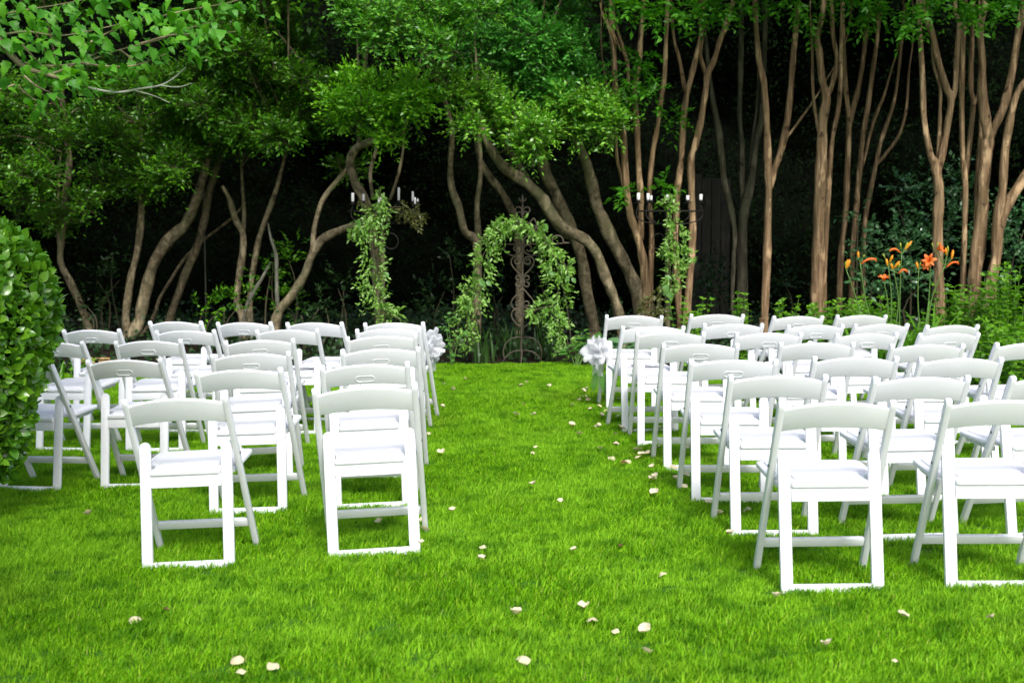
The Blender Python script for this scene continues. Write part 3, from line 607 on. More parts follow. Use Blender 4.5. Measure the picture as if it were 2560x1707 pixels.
# near tree whose branch hangs into the picture, trunk stands outside the frame
def near_tree():
    base = Vector((-4.3, 6.2, ground(-4.3, 6.2)))
    root = empty('overhanging_tree', base); tag(root, 'leafy branch of a near tree hanging over the hedge with bare silvery twig', 'tree')
    mb = MB(); tube(mb, [(-4.3, 6.2, -.3), (-4.25, 6.15, 1.2), (-4.1, 6.1, 2.2), (-3.8, 6.0, 3.2), (-3.5, 5.9, 4.4)], [.13, .11, .10, .08, .05], 12, 6, .08)
    mb.build('trunk', M['bark_grey'], root, origin=base)
    mb = MB(); tube(mb, [(-3.9, 6.03, 2.9), (-3.5, 5.0, 3.5), (-2.8, 3.6, 3.9), (-2.1, 2.0, 4.1), (-1.7, .9, 4.2)], [.07, .055, .045, .03, .015], 10, 5, .08); mb.build('limb', M['bark_grey'], root, origin=base)  # unseen limb added to carry the crown clumps that shade the lawn
    Y = 5.7; lm = MB(); bm_ = MB(); pm = MB()
    def P(l, dy=0): return [at(u, v, Y + dy + .0006 * (u - 200)) for u, v in l]
    def px(w): return w / 2 * Y / F_PX
    main = [(-320, -60), (-140, 20), (-40, 70), (0, 105), (55, 165), (120, 188), (190, 207), (225, 222)]
    tube(bm_, P(main), [px(w) for w in (34, 28, 22, 18, 14, 10, 8, 6)], 8)
    pale = [(215, 218), (262, 228), (300, 231), (350, 222), (400, 214), (435, 195), (465, 168)]
    tube(pm, P(pale), [px(w) for w in (6, 6, 6, 5, 5, 4, 2)], 6)
    for l in ([(335, 226), (385, 240), (425, 258)], [(400, 214), (445, 218), (482, 208)]): tube(pm, P(l), [px(4), px(3), px(1.5)], 6)
    subs = [([(40, 150), (100, 165), (200, 158), (300, 125), (400, 100), (450, 78), (530, 55)], .1), ([(200, 158), (265, 166), (330, 165), (380, 150), (415, 135)], -.1),
            ([(120, 188), (170, 170), (230, 140), (245, 130)], .05), ([(350, 110), (430, 88), (500, 86), (590, 80)], -.15), ([(200, 120), (300, 70), (450, 30), (560, 10), (640, -12)], .15),
            ([(-60, 230), (0, 224), (40, 212), (60, 230), (98, 257)], -.1), ([(55, 112), (90, 150), (130, 185)], .1), ([(-80, 60), (40, 30), (160, 10), (300, -20)], .2),
            ([(-60, 100), (60, 80), (150, 90), (260, 70), (380, 40)], 0), ([(60, 190), (90, 215), (130, 235), (150, 250)], -.1), ([(300, 125), (330, 150), (345, 185)], 0)]
    for l, dy in subs: tube(bm_, P(l, dy), [px(w) for w in np.linspace(6, 1.8, len(l))], 6)
    # leaves hang along the twigs
    pos = []; ax = []
    for l, dy in subs + [(main, 0)]:
        Q, _ = smooth_path(P(l, dy), np.ones(len(l)), 8)
        L = np.linalg.norm(np.diff(Q, axis=0), axis=1).sum(); k = max(5, int(L / .019))
        for t in rng.uniform(.12, 1, k):
            i = t * (len(Q) - 1.001); i0 = int(i); p = Q[i0] * (1 - i + i0) + Q[i0 + 1] * (i - i0); d = unit(Q[i0 + 1] - Q[i0])
            pos.append(p + rng.normal(size=3) * [.02, .06, .025]); ax.append(d * .5 + rng.normal(size=3) * .55 + np.array([.15, -.05, -.7]))
    extra = [(25, 40), (60, 15), (100, 60), (140, 30), (190, 55), (20, 90), (90, 110), (150, 120), (210, 90), (330, 40), (380, 15), (440, 60), (270, 15), (480, 15), (110, 205), (140, 225), (200, 185), (460, 110), (490, 130), (425, 40), (560, 40)]
    for u, v in extra:
        for _ in range(9):
            q = at(u + random.gauss(0, 26), v + random.gauss(0, 20), Y + random.gauss(0, .25)); pos.append(np.array(q)); ax.append(rng.normal(size=3) * .6 + np.array([.25, -.1, -.5]))
    pos = np.array(pos); ax = np.array(ax); nr = rng.normal(size=pos.shape) * .45 + np.array([.15, -.5, .75])
    leaves(lm, pos, ax, nr, rng.uniform(.028, .076, len(pos)), .66, LEAF_L)
    # rest of the crown, out of frame; clumps near the camera added for lawn shade
    for x, y, z, r in [(-3.6, 5.6, 3.3, .7), (-4.2, 6.2, 3.8, .8), (-2.9, 5.4, 3.5, .6), (-4.6, 5.2, 3.4, .8), (-3.4, 4.6, 3.9, .8), (-4.9, 6.6, 3.1, .8), (-2.4, 5.9, 3.9, .7), (-3.2, 6.6, 4.2, .8), (-4.6, 4.2, 3.4, .8), (-2.3, 3.0, 3.9, .8), (-1.5, 2.0, 4.1, .8), (-2.0, 1.4, 4.0, .9), (-2.9, 2.4, 3.8, .8), (-1.4, .7, 4.2, .8), (-2.3, .4, 4.0, .9), (-3.0, 4.0, 3.8, .8), (-2.9, 1.2, 3.9, .8)]:
        sprays(lm, (x, y, z), (r, r, r * .6), int(95 * r), 9, .11, .35, .75, .1, droop=.3, tmpl=LEAF_S)
    bo = bm_.build('branch', M['bark_grey'], root, origin=base); po = pm.build('branch', M['palebranch'], root, origin=base); po['label'] = 'bare silvery forked twig'
    lm.build('crown', M['near'], root, origin=base)
near_tree()
# ------------------------------------------------------------------ folding chairs
def bm_mesh(name, bm, angle=40):
    bmesh.ops.recalc_face_normals(bm, faces=bm.faces)
    me = bpy.data.meshes.new(name); bm.to_mesh(me); bm.free()
    for p in me.polygons: p.use_smooth = True
    me.set_sharp_from_angle(angle=R(angle)); return me
def plate(name, outline, thick, frame, bev=.005, seg=2):
    """outline (a,b) extruded by thick along the third axis; frame = Matrix mapping (a,b,c) to chair space"""
    bm = bmesh.new(); vs_ = [bm.verts.new((a, b, -thick / 2)) for a, b in outline]
    f = bm.faces.new(vs_); r = bmesh.ops.extrude_face_region(bm, geom=[f])
    bmesh.ops.translate(bm, verts=[v for v in r['geom'] if isinstance(v, bmesh.types.BMVert)], vec=(0, 0, thick))
    bmesh.ops.recalc_face_normals(bm, faces=bm.faces)
    ed = [e for e in bm.edges if len(e.link_faces) == 2 and e.calc_face_angle(0) > R(50)]
    if bev: bmesh.ops.bevel(bm, geom=ed, offset=bev, segments=seg, profile=.5, affect='EDGES', clamp_overlap=True)
    bm.transform(frame); return bm_mesh(name, bm)
def frame3(o, a, b):
    a = Vector(a).normalized(); b = Vector(b); b = (b - a * a.dot(b)).normalized(); c = a.cross(b)
    return Matrix(((a.x, b.x, c.x, o[0]), (a.y, b.y, c.y, o[1]), (a.z, b.z, c.z, o[2]), (0, 0, 0, 1)))
TOPX, TOPY, TOPZ, FOOTY, FOOTX = .218, -.235, .775, .165, .225
def post_y(z): return TOPY + (TOPZ - z) / TOPZ * (FOOTY - TOPY)
def cmesh():
    D = {}
    for s in (-1, 1):
        lo, hi = Vector((s * FOOTX, FOOTY, .0)), Vector((s * TOPX, TOPY, TOPZ)); L = (hi - lo).length
        k = .017                                    # half depth of the post in the side view
        out = [(-k * .75, 0), (k * .9, 0)] + [(k, .03), (k, L - .03)] + [(k * math.cos(t), L - k * .9 + k * math.sin(t)) for t in np.linspace(.35, math.pi - .35, 6)] + [(-k, L - .03), (-k, .03)]
        D['front_leg', s] = plate('front_leg', out, .027, frame3(lo, (0, hi.z - lo.z, -(hi.y - lo.y)), hi - lo), .0065)
        # rear leg: flat board with rounded head
        b0, b1 = Vector((s * .181, -.205, 0)), Vector((s * .181, -.112, .565)); L = (b1 - b0).length; w = .0245
        out = [(-w, 0), (w, 0), (w, L - w)] + [(w * math.cos(t), L - w + w * math.sin(t)) for t in np.linspace(.25, math.pi - .25, 7)] + [(-w, L - w)]
        D['rear_leg', s] = plate('rear_leg', out, .022, frame3(b0, (1, 0, 0), b1 - b0), .005)
        D['seat_rail', s] = plate('seat_rail', [(-.04, 0), (.19, .0), (.205, .012), (.205, .026), (-.04, .024)], .016, frame3((s * .186, 0, .404), (0, 1, .055), (0, 0, 1)), .003)
        # bolt through post and rear leg
        mb = MB(); z = .50; tube(mb, [(s * .232, post_y(z), z), (s * .2375, post_y(z), z)], [.0075, .006], 10, smooth=False)
        D['bolt', s] = mb.mesh('bolt')
    D['floor_bar'] = plate('floor_bar', [(-.157, .0), (.157, .0), (.157, .044), (-.157, .044)], .020, frame3((0, -.2015, .0), (1, 0, 0), (0, .16, 1)), .004)
    D['stretcher'] = plate('stretcher', [(-.210, -.021), (.210, -.021), (.210, .021), (-.210, .021)], .020, frame3((0, post_y(.145), .145), (1, 0, 0), (0, -.5, 1)), .005)
    D['rear_apron'] = plate('rear_apron', [(-.156, -.029), (.156, -.029), (.156, .029), (-.156, .029)], .016, frame3((0, -.150, .394), (1, 0, 0), (0, .1, 1)), .003)
    o = [(.155, -.165), (.156, -.085)]
    o += [(.160, -.055), (.180, -.028), (.214, -.020)] + [(.2225, .0), (.222, .17)] + [(.197 + .025 * math.cos(t), .197 + .027 * math.sin(t)) for t in np.linspace(.2, math.pi / 2, 5)]
    o = o + [(-x, y) for x, y in reversed(o)]
    fr = frame3((0, 0, .440), (1, 0, 0), (0, 1, .055))
    D['seat'] = plate('seat', o, .024, fr, .007, 3)
    p = [(x * .88, (y - .03) * .86 + .03) for x, y in o]
    D['cushion'] = plate('cushion', p, .014, frame3((0, -.0005, .4535), (1, 0, 0), (0, 1, .055)), .006, 3)
    # backrest: rounded section swept along a shallow bow
    n, hw = 29, .206; sec = []
    for qx, qy, t0 in ((1, 1, 0), (-1, 1, 90), (-1, -1, 180), (1, -1, 270)):
        for t in np.linspace(R(t0), R(t0 + 90), 4): sec.append((qx * (.0085 - .006) + .006 * math.cos(t), qy * (.5 - .06) + .06 * math.sin(t)))
    m = len(sec); V = []
    tilt = Vector((0, TOPY - FOOTY, TOPZ)).normalized()
    for i in range(n):
        x = -hw + 2 * hw * i / (n - 1); q = 1 - (x / hw) ** 2
        zb, zt = .652 + .020 * q, .744 + .030 * q
        zc = (zb + zt) / 2; H = (zt - zb) / tilt.z
        cen = Vector((x, post_y(zc) - .004 - .030 * q, zc)); nrm = Vector((0, -tilt.z, tilt.y)).normalized()
        for a, b in sec: V.append(tuple(cen + nrm * a + tilt * (b * H)))
    a = np.arange(m); b = (a + 1) % m
    Fq = np.concatenate([np.stack([i * m + a, i * m + b, (i + 1) * m + b, (i + 1) * m + a], 1) for i in range(n - 1)])
    mb = MB().add(np.array(V), [Fq, np.arange(m)[None, ::-1], ((n - 1) * m + np.arange(m))[None]])
    D['backrest'] = mb.mesh('backrest'); D['backrest'].set_sharp_from_angle(angle=R(50))
    # moulded grip slot low in the middle of the board
    def on_board(x, h):
        q = 1 - (x / hw) ** 2; zb = .652 + .020 * q; zt = .744 + .030 * q; zc = (zb + zt) / 2
        cen = Vector((x, post_y(zc) - .004 - .030 * q, zc)); nrm = Vector((0, -tilt.z, tilt.y)).normalized()
        return cen + nrm * .0085 + tilt * h
    L_, r_ = .032, .0165; ring = []
    for t in np.linspace(-math.pi / 2, math.pi / 2, 8): ring.append((L_ + r_ * math.cos(t), r_ * math.sin(t)))
    for t in np.linspace(math.pi / 2, 3 * math.pi / 2, 8): ring.append((-L_ + r_ * math.cos(t), r_ * math.sin(t)))
    ring.append(ring[0]); h0 = -.024
    mb = MB(); tube(mb, [on_board(x, h0 + y) for x, y in ring], .0026, 8, smooth=False)
    D['grip_slot'] = mb.mesh('grip_slot')
    return D
CM = cmesh()
for k, me in CM.items(): me.materials.append(M['steel'] if (isinstance(k, tuple) and k[0] == 'bolt') else M['vinyl'] if k == 'cushion' else M['resin'])
def make_chair(slot):
    root = empty('folding_chair')
    for s in (-1, 1):
        lg = link('front_leg', CM['front_leg', s], None, root); link('rear_leg', CM['rear_leg', s], None, root)
        link('seat_rail', CM['seat_rail', s], None, root); link('bolt', CM['bolt', s], None, lg)
    for k in ('floor_bar', 'stretcher', 'rear_apron'): link(k, CM[k], None, root)
    st = link('seat', CM['seat'], None, root); link('cushion', CM['cushion'], None, st)
    bk = link('backrest', CM['backrest'], None, root)
    if slot: link('grip_slot', CM['grip_slot'], None, bk)
    return root
def copy_tree(o, parent=None):
    c = o.copy(); C.objects.link(c); c.parent = parent
    for ch in o.children: copy_tree(ch, c)
    return c
# (row from the flowers end, place counted from the aisle, x, y, yaw, grip slot, block)
ROWS = ['front row', 'second row', 'third row', 'fourth row', 'fifth row', 'sixth row', 'last row']
PL = ['on the aisle', 'second from the aisle', 'third from the aisle', 'fourth from the aisle', 'fifth from the aisle']
CH = [('L', 1, 3, -3.081, 9.938, 8.3, 1), ('L', 0, 3, -2.589, 10.514, 12.8, 0), ('L', 0, 2, -1.994, 10.261, 12.8, 1), ('L', 0, 1, -1.419, 10.055, 13.3, 0),
 ('L', 1, 2, -2.310, 9.652, 8.4, 1), ('L', 1, 1, -1.548, 9.458, 5.9, 0), ('L', 2, 2, -2.387, 8.898, 2.7, 1), ('L', 2, 1, -1.616, 8.672, -.7, 1),
 ('L', 3, 1, -1.505, 7.778, -4.0, 1), ('L', 3, 2, -2.167, 7.692, 7.5, 1), ('L', 4, 1, -1.365, 6.914, 2.6, 0), ('L', 5, 1, -1.418, 5.843, 1.0, 0),
 ('L', 0, 0, -.816, 9.822, 8.4, 0), ('L', 1, 0, -.825, 9.272, 2.9, 0), ('L', 2, 0, -.839, 8.674, -4.2, 1), ('L', 3, 0, -.743, 7.758, -2.3, 1),
 ('L', 4, 0, -.735, 6.906, -2.4, 1), ('L', 5, 0, -.623, 5.914, -3.3, 0), ('L', 2, 3, -3.022, 9.029, 13.9, 1), ('L', 3, 3, -2.765, 7.727, 15.0, 1),
 ('R', 0, 0, .945, 10.532, -2.6, 1), ('R', 1, 0, .945, 9.346, -9.1, 0), ('R', 2, 0, 1.040, 8.811, 0.0, 1), ('R', 3, 0, 1.107, 7.916, -.8, 1),
 ('R', 4, 0, 1.146, 6.950, 0.3, 1), ('R', 5, 0, 1.221, 6.197, -1.1, 0), ('R', 6, 0, 1.260, 5.257, -1.5, 0),
 ('R', 0, 1, 1.623, 10.830, -8.9, 1), ('R', 1, 1, 1.562, 9.683, -9.4, 1), ('R', 2, 1, 1.661, 8.815, -7.2, 1), ('R', 3, 1, 1.823, 8.042, -1.6, 0),
 ('R', 4, 1, 1.805, 7.094, -2.3, 0), ('R', 5, 1, 1.838, 6.119, -5.9, 0), ('R', 6, 1, 1.929, 5.291, 0.3, 0),
 ('R', 0, 2, 2.232, 10.737, -17.4, 1), ('R', 1, 2, 2.126, 9.644, -16.1, 1), ('R', 2, 2, 2.284, 8.828, -14.7, 1), ('R', 3, 2, 2.437, 7.939, -6.0, 0),
 ('R', 4, 2, 2.334, 7.041, -5.1, 0), ('R', 5, 2, 2.443, 6.151, -11.2, 0),
 ('R', 0, 3, 2.836, 11.028, -13.2, 0), ('R', 1, 3, 2.654, 9.836, -16.9, 1), ('R', 1, 4, 3.161, 9.790, -17.9, 0), ('R', 2, 3, 2.853, 8.902, -15.1, 1), ('R', 3, 3, 3.071, 8.101, -14.1, 0)]
proto = {0: None, 1: None}; CHAIR = {}
for blk, row, pl, x, y, yaw, slot in CH:
    if proto[slot] is None: o = proto[slot] = make_chair(slot)
    else: o = copy_tree(proto[slot])
    e = .05; sx = (ground(x + e, y) - ground(x - e, y)) / (2 * e); sy = (ground(x, y + e) - ground(x, y - e)) / (2 * e)
    up = Vector((-sx, -sy, 1)).normalized(); fw = Vector((math.sin(R(yaw)), math.cos(R(yaw)), 0)); fw = (fw - up * up.dot(fw)).normalized(); rt = fw.cross(up)
    o.rotation_euler = Matrix(((rt.x, fw.x, up.x), (rt.y, fw.y, up.y), (rt.z, fw.z, up.z))).to_euler()
    o.location = (x, y, ground(x, y) - .012)
    nrow = 5 if blk == 'L' else 6
    rw = ROWS[row] if row < nrow else 'last row'
    side = 'hedge side of the aisle' if blk == 'L' else 'lily side of the aisle'
    tag(o, f'white folding chair {PL[pl]}, {rw} of the {"hedge" if blk == "L" else "lily"}-side block', 'chair', 'white folding chairs on the ' + side)
    CHAIR[blk, row, pl] = o
# ------------------------------------------------------------------ shrubs and bed plants
def shrub(name, label, cat, blobs, mat, size, width=.5, length=.16, per=9, dens=1.0, tmpl=LEAF_T, up=.5, group=None, core=None, stems=5, droop=0):
    b = blobs[0]; base = Vector((b[0], b[1], (ground if b[1] < lawn_edge(b[0]) else bed)(b[0], b[1])))
    root = empty(name, base); tag(root, label, cat, group)
    mb = MB()
    for x, y, z, rx, ry, rz in blobs:
        sprays(mb, (x, y, z), (rx, ry, rz), int(dens * (rx * rz * 4 + .02) / (size * length)), per, size, length, width, up, tmpl=tmpl, shell=.35, droop=droop)
    mb.build('foliage', mat, root, smooth=False, origin=base)
    for k in range(stems):
        sm = MB(); bb = blobs[k % len(blobs)]
        tube(sm, [(bb[0] + random.gauss(0, bb[3] * .15), bb[1], bed(bb[0], bb[1]) - .05), (bb[0] + random.gauss(0, bb[3] * .2), bb[1], max(base.z + .05, bb[2] * .6)), (bb[0] + random.gauss(0, bb[3] * .4), bb[1], bb[2])], [.014, .010, .004], 6, 3)
        sm.build('stem', M['twig'], root, origin=base)
    return root
def uvblob(u, v, Y, ru, rv, ry=None):
    q = at(u, v, Y); k = Y / F_PX
    return (q.x, Y, q.z, ru * k, (ry if ry else min(ru, rv) * k), rv * k)

def hedge_bush():                                   # clipped rounded shrub, glossy oval leaves over a solid core coloured as deep shade
    cx_, cy_ = -2.86, 6.72; base = Vector((cx_, cy_, ground(cx_, cy_)))
    base = base + Vector((0, 0, .24)); root = empty('clipped_shrub', base); tag(root, 'rounded clipped shrub with glossy light green leaves beside the chairs', 'shrub')
    H = 1.36; R0 = .46
    def prof(t): return R0 * (.55 + .55 * math.sin(min(1, t * 1.25) * math.pi * .5) - .10) * math.sqrt(max(0.0, 1 - max(0, (t - .55) / .45) ** 2.9)) if t < 1 else 0
    n = 13000; t = rng.uniform(.01, .995, n); a = rng.uniform(0, 6.283, n)
    rr = np.array([prof(x) for x in t]) * (1 + .05 * np.sin(a * 5 + t * 9) + .04 * np.sin(a * 9 - t * 14)) - rng.exponential(.028, n) + .015
    rr = np.maximum(rr, 0.01)
    pos = np.stack([cx_ + rr * np.cos(a), cy_ + rr * np.sin(a), base.z + t * H], 1)
    outw = np.stack([np.cos(a), np.sin(a), (t - .45) * 1.5], 1)
    k = 500; top = rng.uniform(0, 1, k) ** .5 * .22; ta = rng.uniform(0, 6.283, k)
    pos = np.concatenate([pos, np.stack([cx_ + top * np.cos(ta), cy_ + top * np.sin(ta), base.z + H - top ** 2 * .8 - rng.exponential(.02, k)], 1)])
    outw = np.concatenate([outw, np.stack([np.cos(ta) * .4, np.sin(ta) * .4, np.ones(k)], 1)])
    ax = unit(outw) * .55 + rng.normal(size=pos.shape) * .55 + [0, 0, .3]; nr = unit(outw) * .8 + rng.normal(size=pos.shape) * .45 + [0, 0, .35]
    mb = leaves(MB(), pos, ax, nr, rng.uniform(.022, .078, len(pos)), .66, LEAF_B)
    mb.build('foliage', M['hedge'], root, origin=base)
    sh = MB()
    for k in range(46):
        i = rng.integers(len(pos)); d = unit(outw[i] + rng.normal(size=3) * .35 + [0, 0, .5]); L = random.uniform(.04, .10); m_ = 6
        tt = np.linspace(.2, 1, m_)[:, None]; sd_ = unit(np.cross(d, rng.normal(size=3)))
        leaves(sh, pos[i] + d * L * tt, d + sd_ * np.where(np.arange(m_) % 2 == 0, .8, -.8)[:, None], rng.normal(size=(m_, 3)) * .5 + [0, -.3, .8], rng.uniform(.025, .045, m_), .55, LEAF_B)
    sh.build('new_shoots', M['mint'], root, origin=base)
    tm = MB(); tube(tm, [(cx_, cy_, base.z - .36), (cx_ + .01, cy_, base.z), (cx_, cy_, base.z + .2)], [.05, .045, .04], 8, 3, .1); tm.build('trunk', M['bark_grey'], root, origin=base)
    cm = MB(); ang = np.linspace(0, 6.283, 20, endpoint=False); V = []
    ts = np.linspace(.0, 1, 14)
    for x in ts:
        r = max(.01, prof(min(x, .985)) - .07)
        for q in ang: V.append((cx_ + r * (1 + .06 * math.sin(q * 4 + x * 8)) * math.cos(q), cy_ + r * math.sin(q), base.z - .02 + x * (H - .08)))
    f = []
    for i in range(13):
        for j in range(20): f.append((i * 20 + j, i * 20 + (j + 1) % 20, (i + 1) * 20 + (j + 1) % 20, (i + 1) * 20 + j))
    cm.add(np.array(V), np.array(f)).build('shade_core', M['core'], root, origin=base)
hedge_bush()

# ivy over the shaded earth of the beds
n = 42000; xx = rng.uniform(-8.5, 8.5, n); yy = rng.uniform(12.6, 20.5, n); kp = np.array([y > lawn_edge(x) + .12 for x, y in zip(xx, yy)])
cl = np.sin(xx * 2.1 + yy * 1.3) + np.sin(xx * 3.7 - yy * 2.9 + 1); kp &= rng.random(n) < .55 + .3 * cl
xx, yy = xx[kp], yy[kp]; hh = rng.exponential(.07, len(xx)) + .01
pp = np.stack([xx, yy, np.array([bed(x, y) for x, y in zip(xx, yy)]) + hh], 1)
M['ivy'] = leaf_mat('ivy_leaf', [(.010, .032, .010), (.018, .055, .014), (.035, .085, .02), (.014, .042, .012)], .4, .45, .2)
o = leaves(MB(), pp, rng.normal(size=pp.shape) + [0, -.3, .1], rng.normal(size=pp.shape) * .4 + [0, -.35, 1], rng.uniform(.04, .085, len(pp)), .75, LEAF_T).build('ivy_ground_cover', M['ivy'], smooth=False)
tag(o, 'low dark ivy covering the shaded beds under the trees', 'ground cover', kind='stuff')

# dark undergrowth shrubs behind the hedge-side chairs and the trellis
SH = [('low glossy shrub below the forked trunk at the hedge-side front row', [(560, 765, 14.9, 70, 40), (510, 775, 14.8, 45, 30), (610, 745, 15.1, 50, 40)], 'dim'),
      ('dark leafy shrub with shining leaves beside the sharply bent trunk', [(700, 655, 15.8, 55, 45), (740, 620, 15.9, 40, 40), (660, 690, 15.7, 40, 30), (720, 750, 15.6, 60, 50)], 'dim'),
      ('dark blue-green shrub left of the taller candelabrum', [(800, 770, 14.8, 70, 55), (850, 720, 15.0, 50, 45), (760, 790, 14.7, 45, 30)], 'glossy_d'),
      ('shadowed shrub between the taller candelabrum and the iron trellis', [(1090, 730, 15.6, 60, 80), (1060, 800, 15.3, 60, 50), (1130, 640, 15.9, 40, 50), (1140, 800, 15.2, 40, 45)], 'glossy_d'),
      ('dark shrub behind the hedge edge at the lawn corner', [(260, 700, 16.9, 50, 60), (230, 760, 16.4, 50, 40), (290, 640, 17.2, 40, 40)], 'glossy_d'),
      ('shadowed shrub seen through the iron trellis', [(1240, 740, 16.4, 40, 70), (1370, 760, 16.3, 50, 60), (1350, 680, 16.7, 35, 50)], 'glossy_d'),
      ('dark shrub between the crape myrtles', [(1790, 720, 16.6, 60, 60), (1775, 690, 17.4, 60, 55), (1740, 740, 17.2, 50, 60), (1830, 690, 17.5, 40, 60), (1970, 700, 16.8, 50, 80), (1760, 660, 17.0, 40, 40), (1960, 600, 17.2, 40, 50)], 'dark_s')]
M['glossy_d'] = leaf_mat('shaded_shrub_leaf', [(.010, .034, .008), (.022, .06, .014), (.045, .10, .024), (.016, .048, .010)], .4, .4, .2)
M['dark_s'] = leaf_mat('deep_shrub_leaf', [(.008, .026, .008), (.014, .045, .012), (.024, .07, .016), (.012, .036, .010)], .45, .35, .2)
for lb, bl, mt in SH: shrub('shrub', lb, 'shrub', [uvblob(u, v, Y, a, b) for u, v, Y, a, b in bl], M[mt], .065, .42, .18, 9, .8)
shrub('silverberry_shrub', 'tall dark shrub with grey-green oval leaves behind the orange lilies', 'shrub',
      [uvblob(2240, 640, 14.8, 110, 120), (uvblob(2160, 600, 14.9, 45, 70)), uvblob(2170, 700, 14.5, 70, 70), uvblob(2330, 560, 15.2, 90, 130), uvblob(2290, 700, 14.6, 80, 70), uvblob(2270, 480, 15.3, 60, 80), uvblob(2480, 620, 15.4, 120, 130), uvblob(2540, 560, 15.2, 70, 120), uvblob(2400, 480, 15.6, 60, 110), uvblob(2150, 530, 14.9, 18, 35)],
      M['glossy'], .072, .58, .20, 8, .9, LEAF_S, .4, stems=10)

def mint(label, u, v0, v1, Y, w, n):               # upright leafy stems, opposite pairs of leaves
    q = at(u, v1, Y); gz = (ground if q.y < lawn_edge(q.x) else bed)(q.x, q.y); base = Vector((q.x, q.y, gz))
    root = empty('mint_plant', base); tag(root, label, 'plant', 'bright mint plants round the lilies')
    sm, lm = MB(), MB(); k = Y / F_PX; top = at(u, v0, Y).z
    pos = []; ax = []; nr = []; sz = []
    for i in range(n):
        x = base.x + random.uniform(-w, w) * k * .5; y = base.y + random.uniform(-.25, .25); h = (top - gz) * random.uniform(.62, 1.0)
        lean = (random.gauss(0, .06), random.gauss(0, .06))
        P = [(x, y, gz - .03), (x + lean[0] * .4, y + lean[1] * .4, gz + h * .5), (x + lean[0], y + lean[1], gz + h)]
        tube(sm, P, [.004, .0035, .002], 5, 3)
        Q, _ = smooth_path(P, np.ones(3), 6); m = int(h / .042)
        for j in range(m):
            t = (j + 1) / m; p = Q[min(len(Q) - 1, int(t * (len(Q) - 1)))]; a0 = j * 1.57 + i
            for s in (0, math.pi, 1.57, 4.71) if j > m - 3 else (0, math.pi):
                d = np.array([math.cos(a0 + s), math.sin(a0 + s), .25 + .35 * t]); pos.append(p); ax.append(d + rng.normal(size=3) * .3 - np.array([0, 0, .3 * random.random()])); nr.append(np.array([0, -.25, 1.]) + rng.normal(size=3) * .4)
                sz.append(random.uniform(.065, .10) * (1.15 - .5 * t))
    leaves(lm, np.array(pos), np.array(ax), np.array(nr), np.array(sz), .62, LEAF_S)
    o = sm.build('stems', M['stem'], root, origin=base); o['kind'] = 'stuff'; lm.build('foliage', M['mint'], root, smooth=False, origin=base)
mint('tall bright mint plant at the picture edge under the many-stemmed crape myrtle', 2520, 660, 940, 12.4, 130, 60)
mint('bright mint plant in front of the many-stemmed crape myrtle', 2420, 708, 940, 12.9, 120, 55)
mint('bright mint plant left of the lily leaves below the fluted trunk', 2075, 752, 900, 12.9, 130, 50)
mint('bright mint plant between the fluted trunk and the lilies', 2170, 742, 900, 13.0, 130, 50)
mint('bright mint sprig beside the straight crape myrtle trunk', 1965, 745, 880, 13.2, 50, 9)
mint('bright mint sprig in front of the dark forked trunk', 1848, 735, 880, 13.4, 34, 8)
mint('bright mint plant at the foot of the shorter candelabrum', 1722, 745, 880, 13.3, 60, 13)
mint('bright mint plant under the lily-side back corner chairs', 2500, 800, 960, 11.6, 150, 50)
mint('bright mint plant right beneath the open star lilies', 2345, 785, 920, 12.7, 90, 24)
mint('small mint plant hidden behind the hedge-side chairs', 205, 880, 960, 11.6, 60, 10)

# ------------------------------------------------------------------ daylilies
def blade(mb, base, az, L, lean, w, curl=1.0):
    d = np.array([math.cos(az), math.sin(az), 0]); n = 8; V = []
    for i in range(n + 1):
        t = i / n; p = np.array(base) + d * (L * lean * t ** 1.6) + np.array([0, 0, L * (t - curl * .55 * t ** 2.6)])
        s = np.array([-d[1], d[0], 0]); ww = w * (1 - t ** 3) * (.6 + .4 * min(1, t * 5)) + .0008
        V += [p - s * ww + [0, 0, ww * .5], p, p + s * ww + [0, 0, ww * .5]]
    f = []
    for i in range(n):
        a = 3 * i; f += [(a, a + 1, a + 4, a + 3), (a + 1, a + 2, a + 5, a + 4)]
    mb.add(np.array(V), np.array(f))
def bud(p, d, L, w, mat, parent, name, origin):
    mb = MB(); d = Vector(d).normalized(); p = Vector(p)
    tube(mb, [p, p + d * L * .25, p + d * L * .6, p + d * L * .88, p + d * L], [w * .35, w * .75, w, w * .6, w * .1], 8, 3)
    return mb.build(name, mat, parent, origin=origin)
def bloom(p, d, size, parent, origin, closed=False):
    """six recurved petals round a throat"""
    d = Vector(d).normalized(); p = Vector(p); x = d.orthogonal().normalized(); y = d.cross(x); mb = MB()
    for k in range(6):
        a = k * math.pi / 3 + .3; o = np.array(x * math.cos(a) + y * math.sin(a)); dd = np.array(d); s = np.cross(dd, o); V = []
        ww = .20 if k % 2 == 0 else .14
        for i in range(8):
            t = i / 7; r = .05 + (.62 if not closed else .14) * t ** 1.7; h = .95 * t - (.42 * t ** 3 if not closed else .1 * t ** 3)
            w = ww * math.sin(math.pi * min(1, t * .92 + .05)) ** .8 + .01
            c = np.array(p) + size * (dd * h + o * r); rp = .02 * math.sin(i * 2.3 + k)
            V += [c - s * size * w + o * size * (.04 + rp), c, c + s * size * w + o * size * (.04 - rp)]
        f = []
        for i in range(7):
            a_ = 3 * i; f += [(a_, a_ + 1, a_ + 4, a_ + 3), (a_ + 1, a_ + 2, a_ + 5, a_ + 4)]
        mb.add(np.array(V), np.array(f))
    return mb.build('flower', M['orange'], parent, origin=origin)
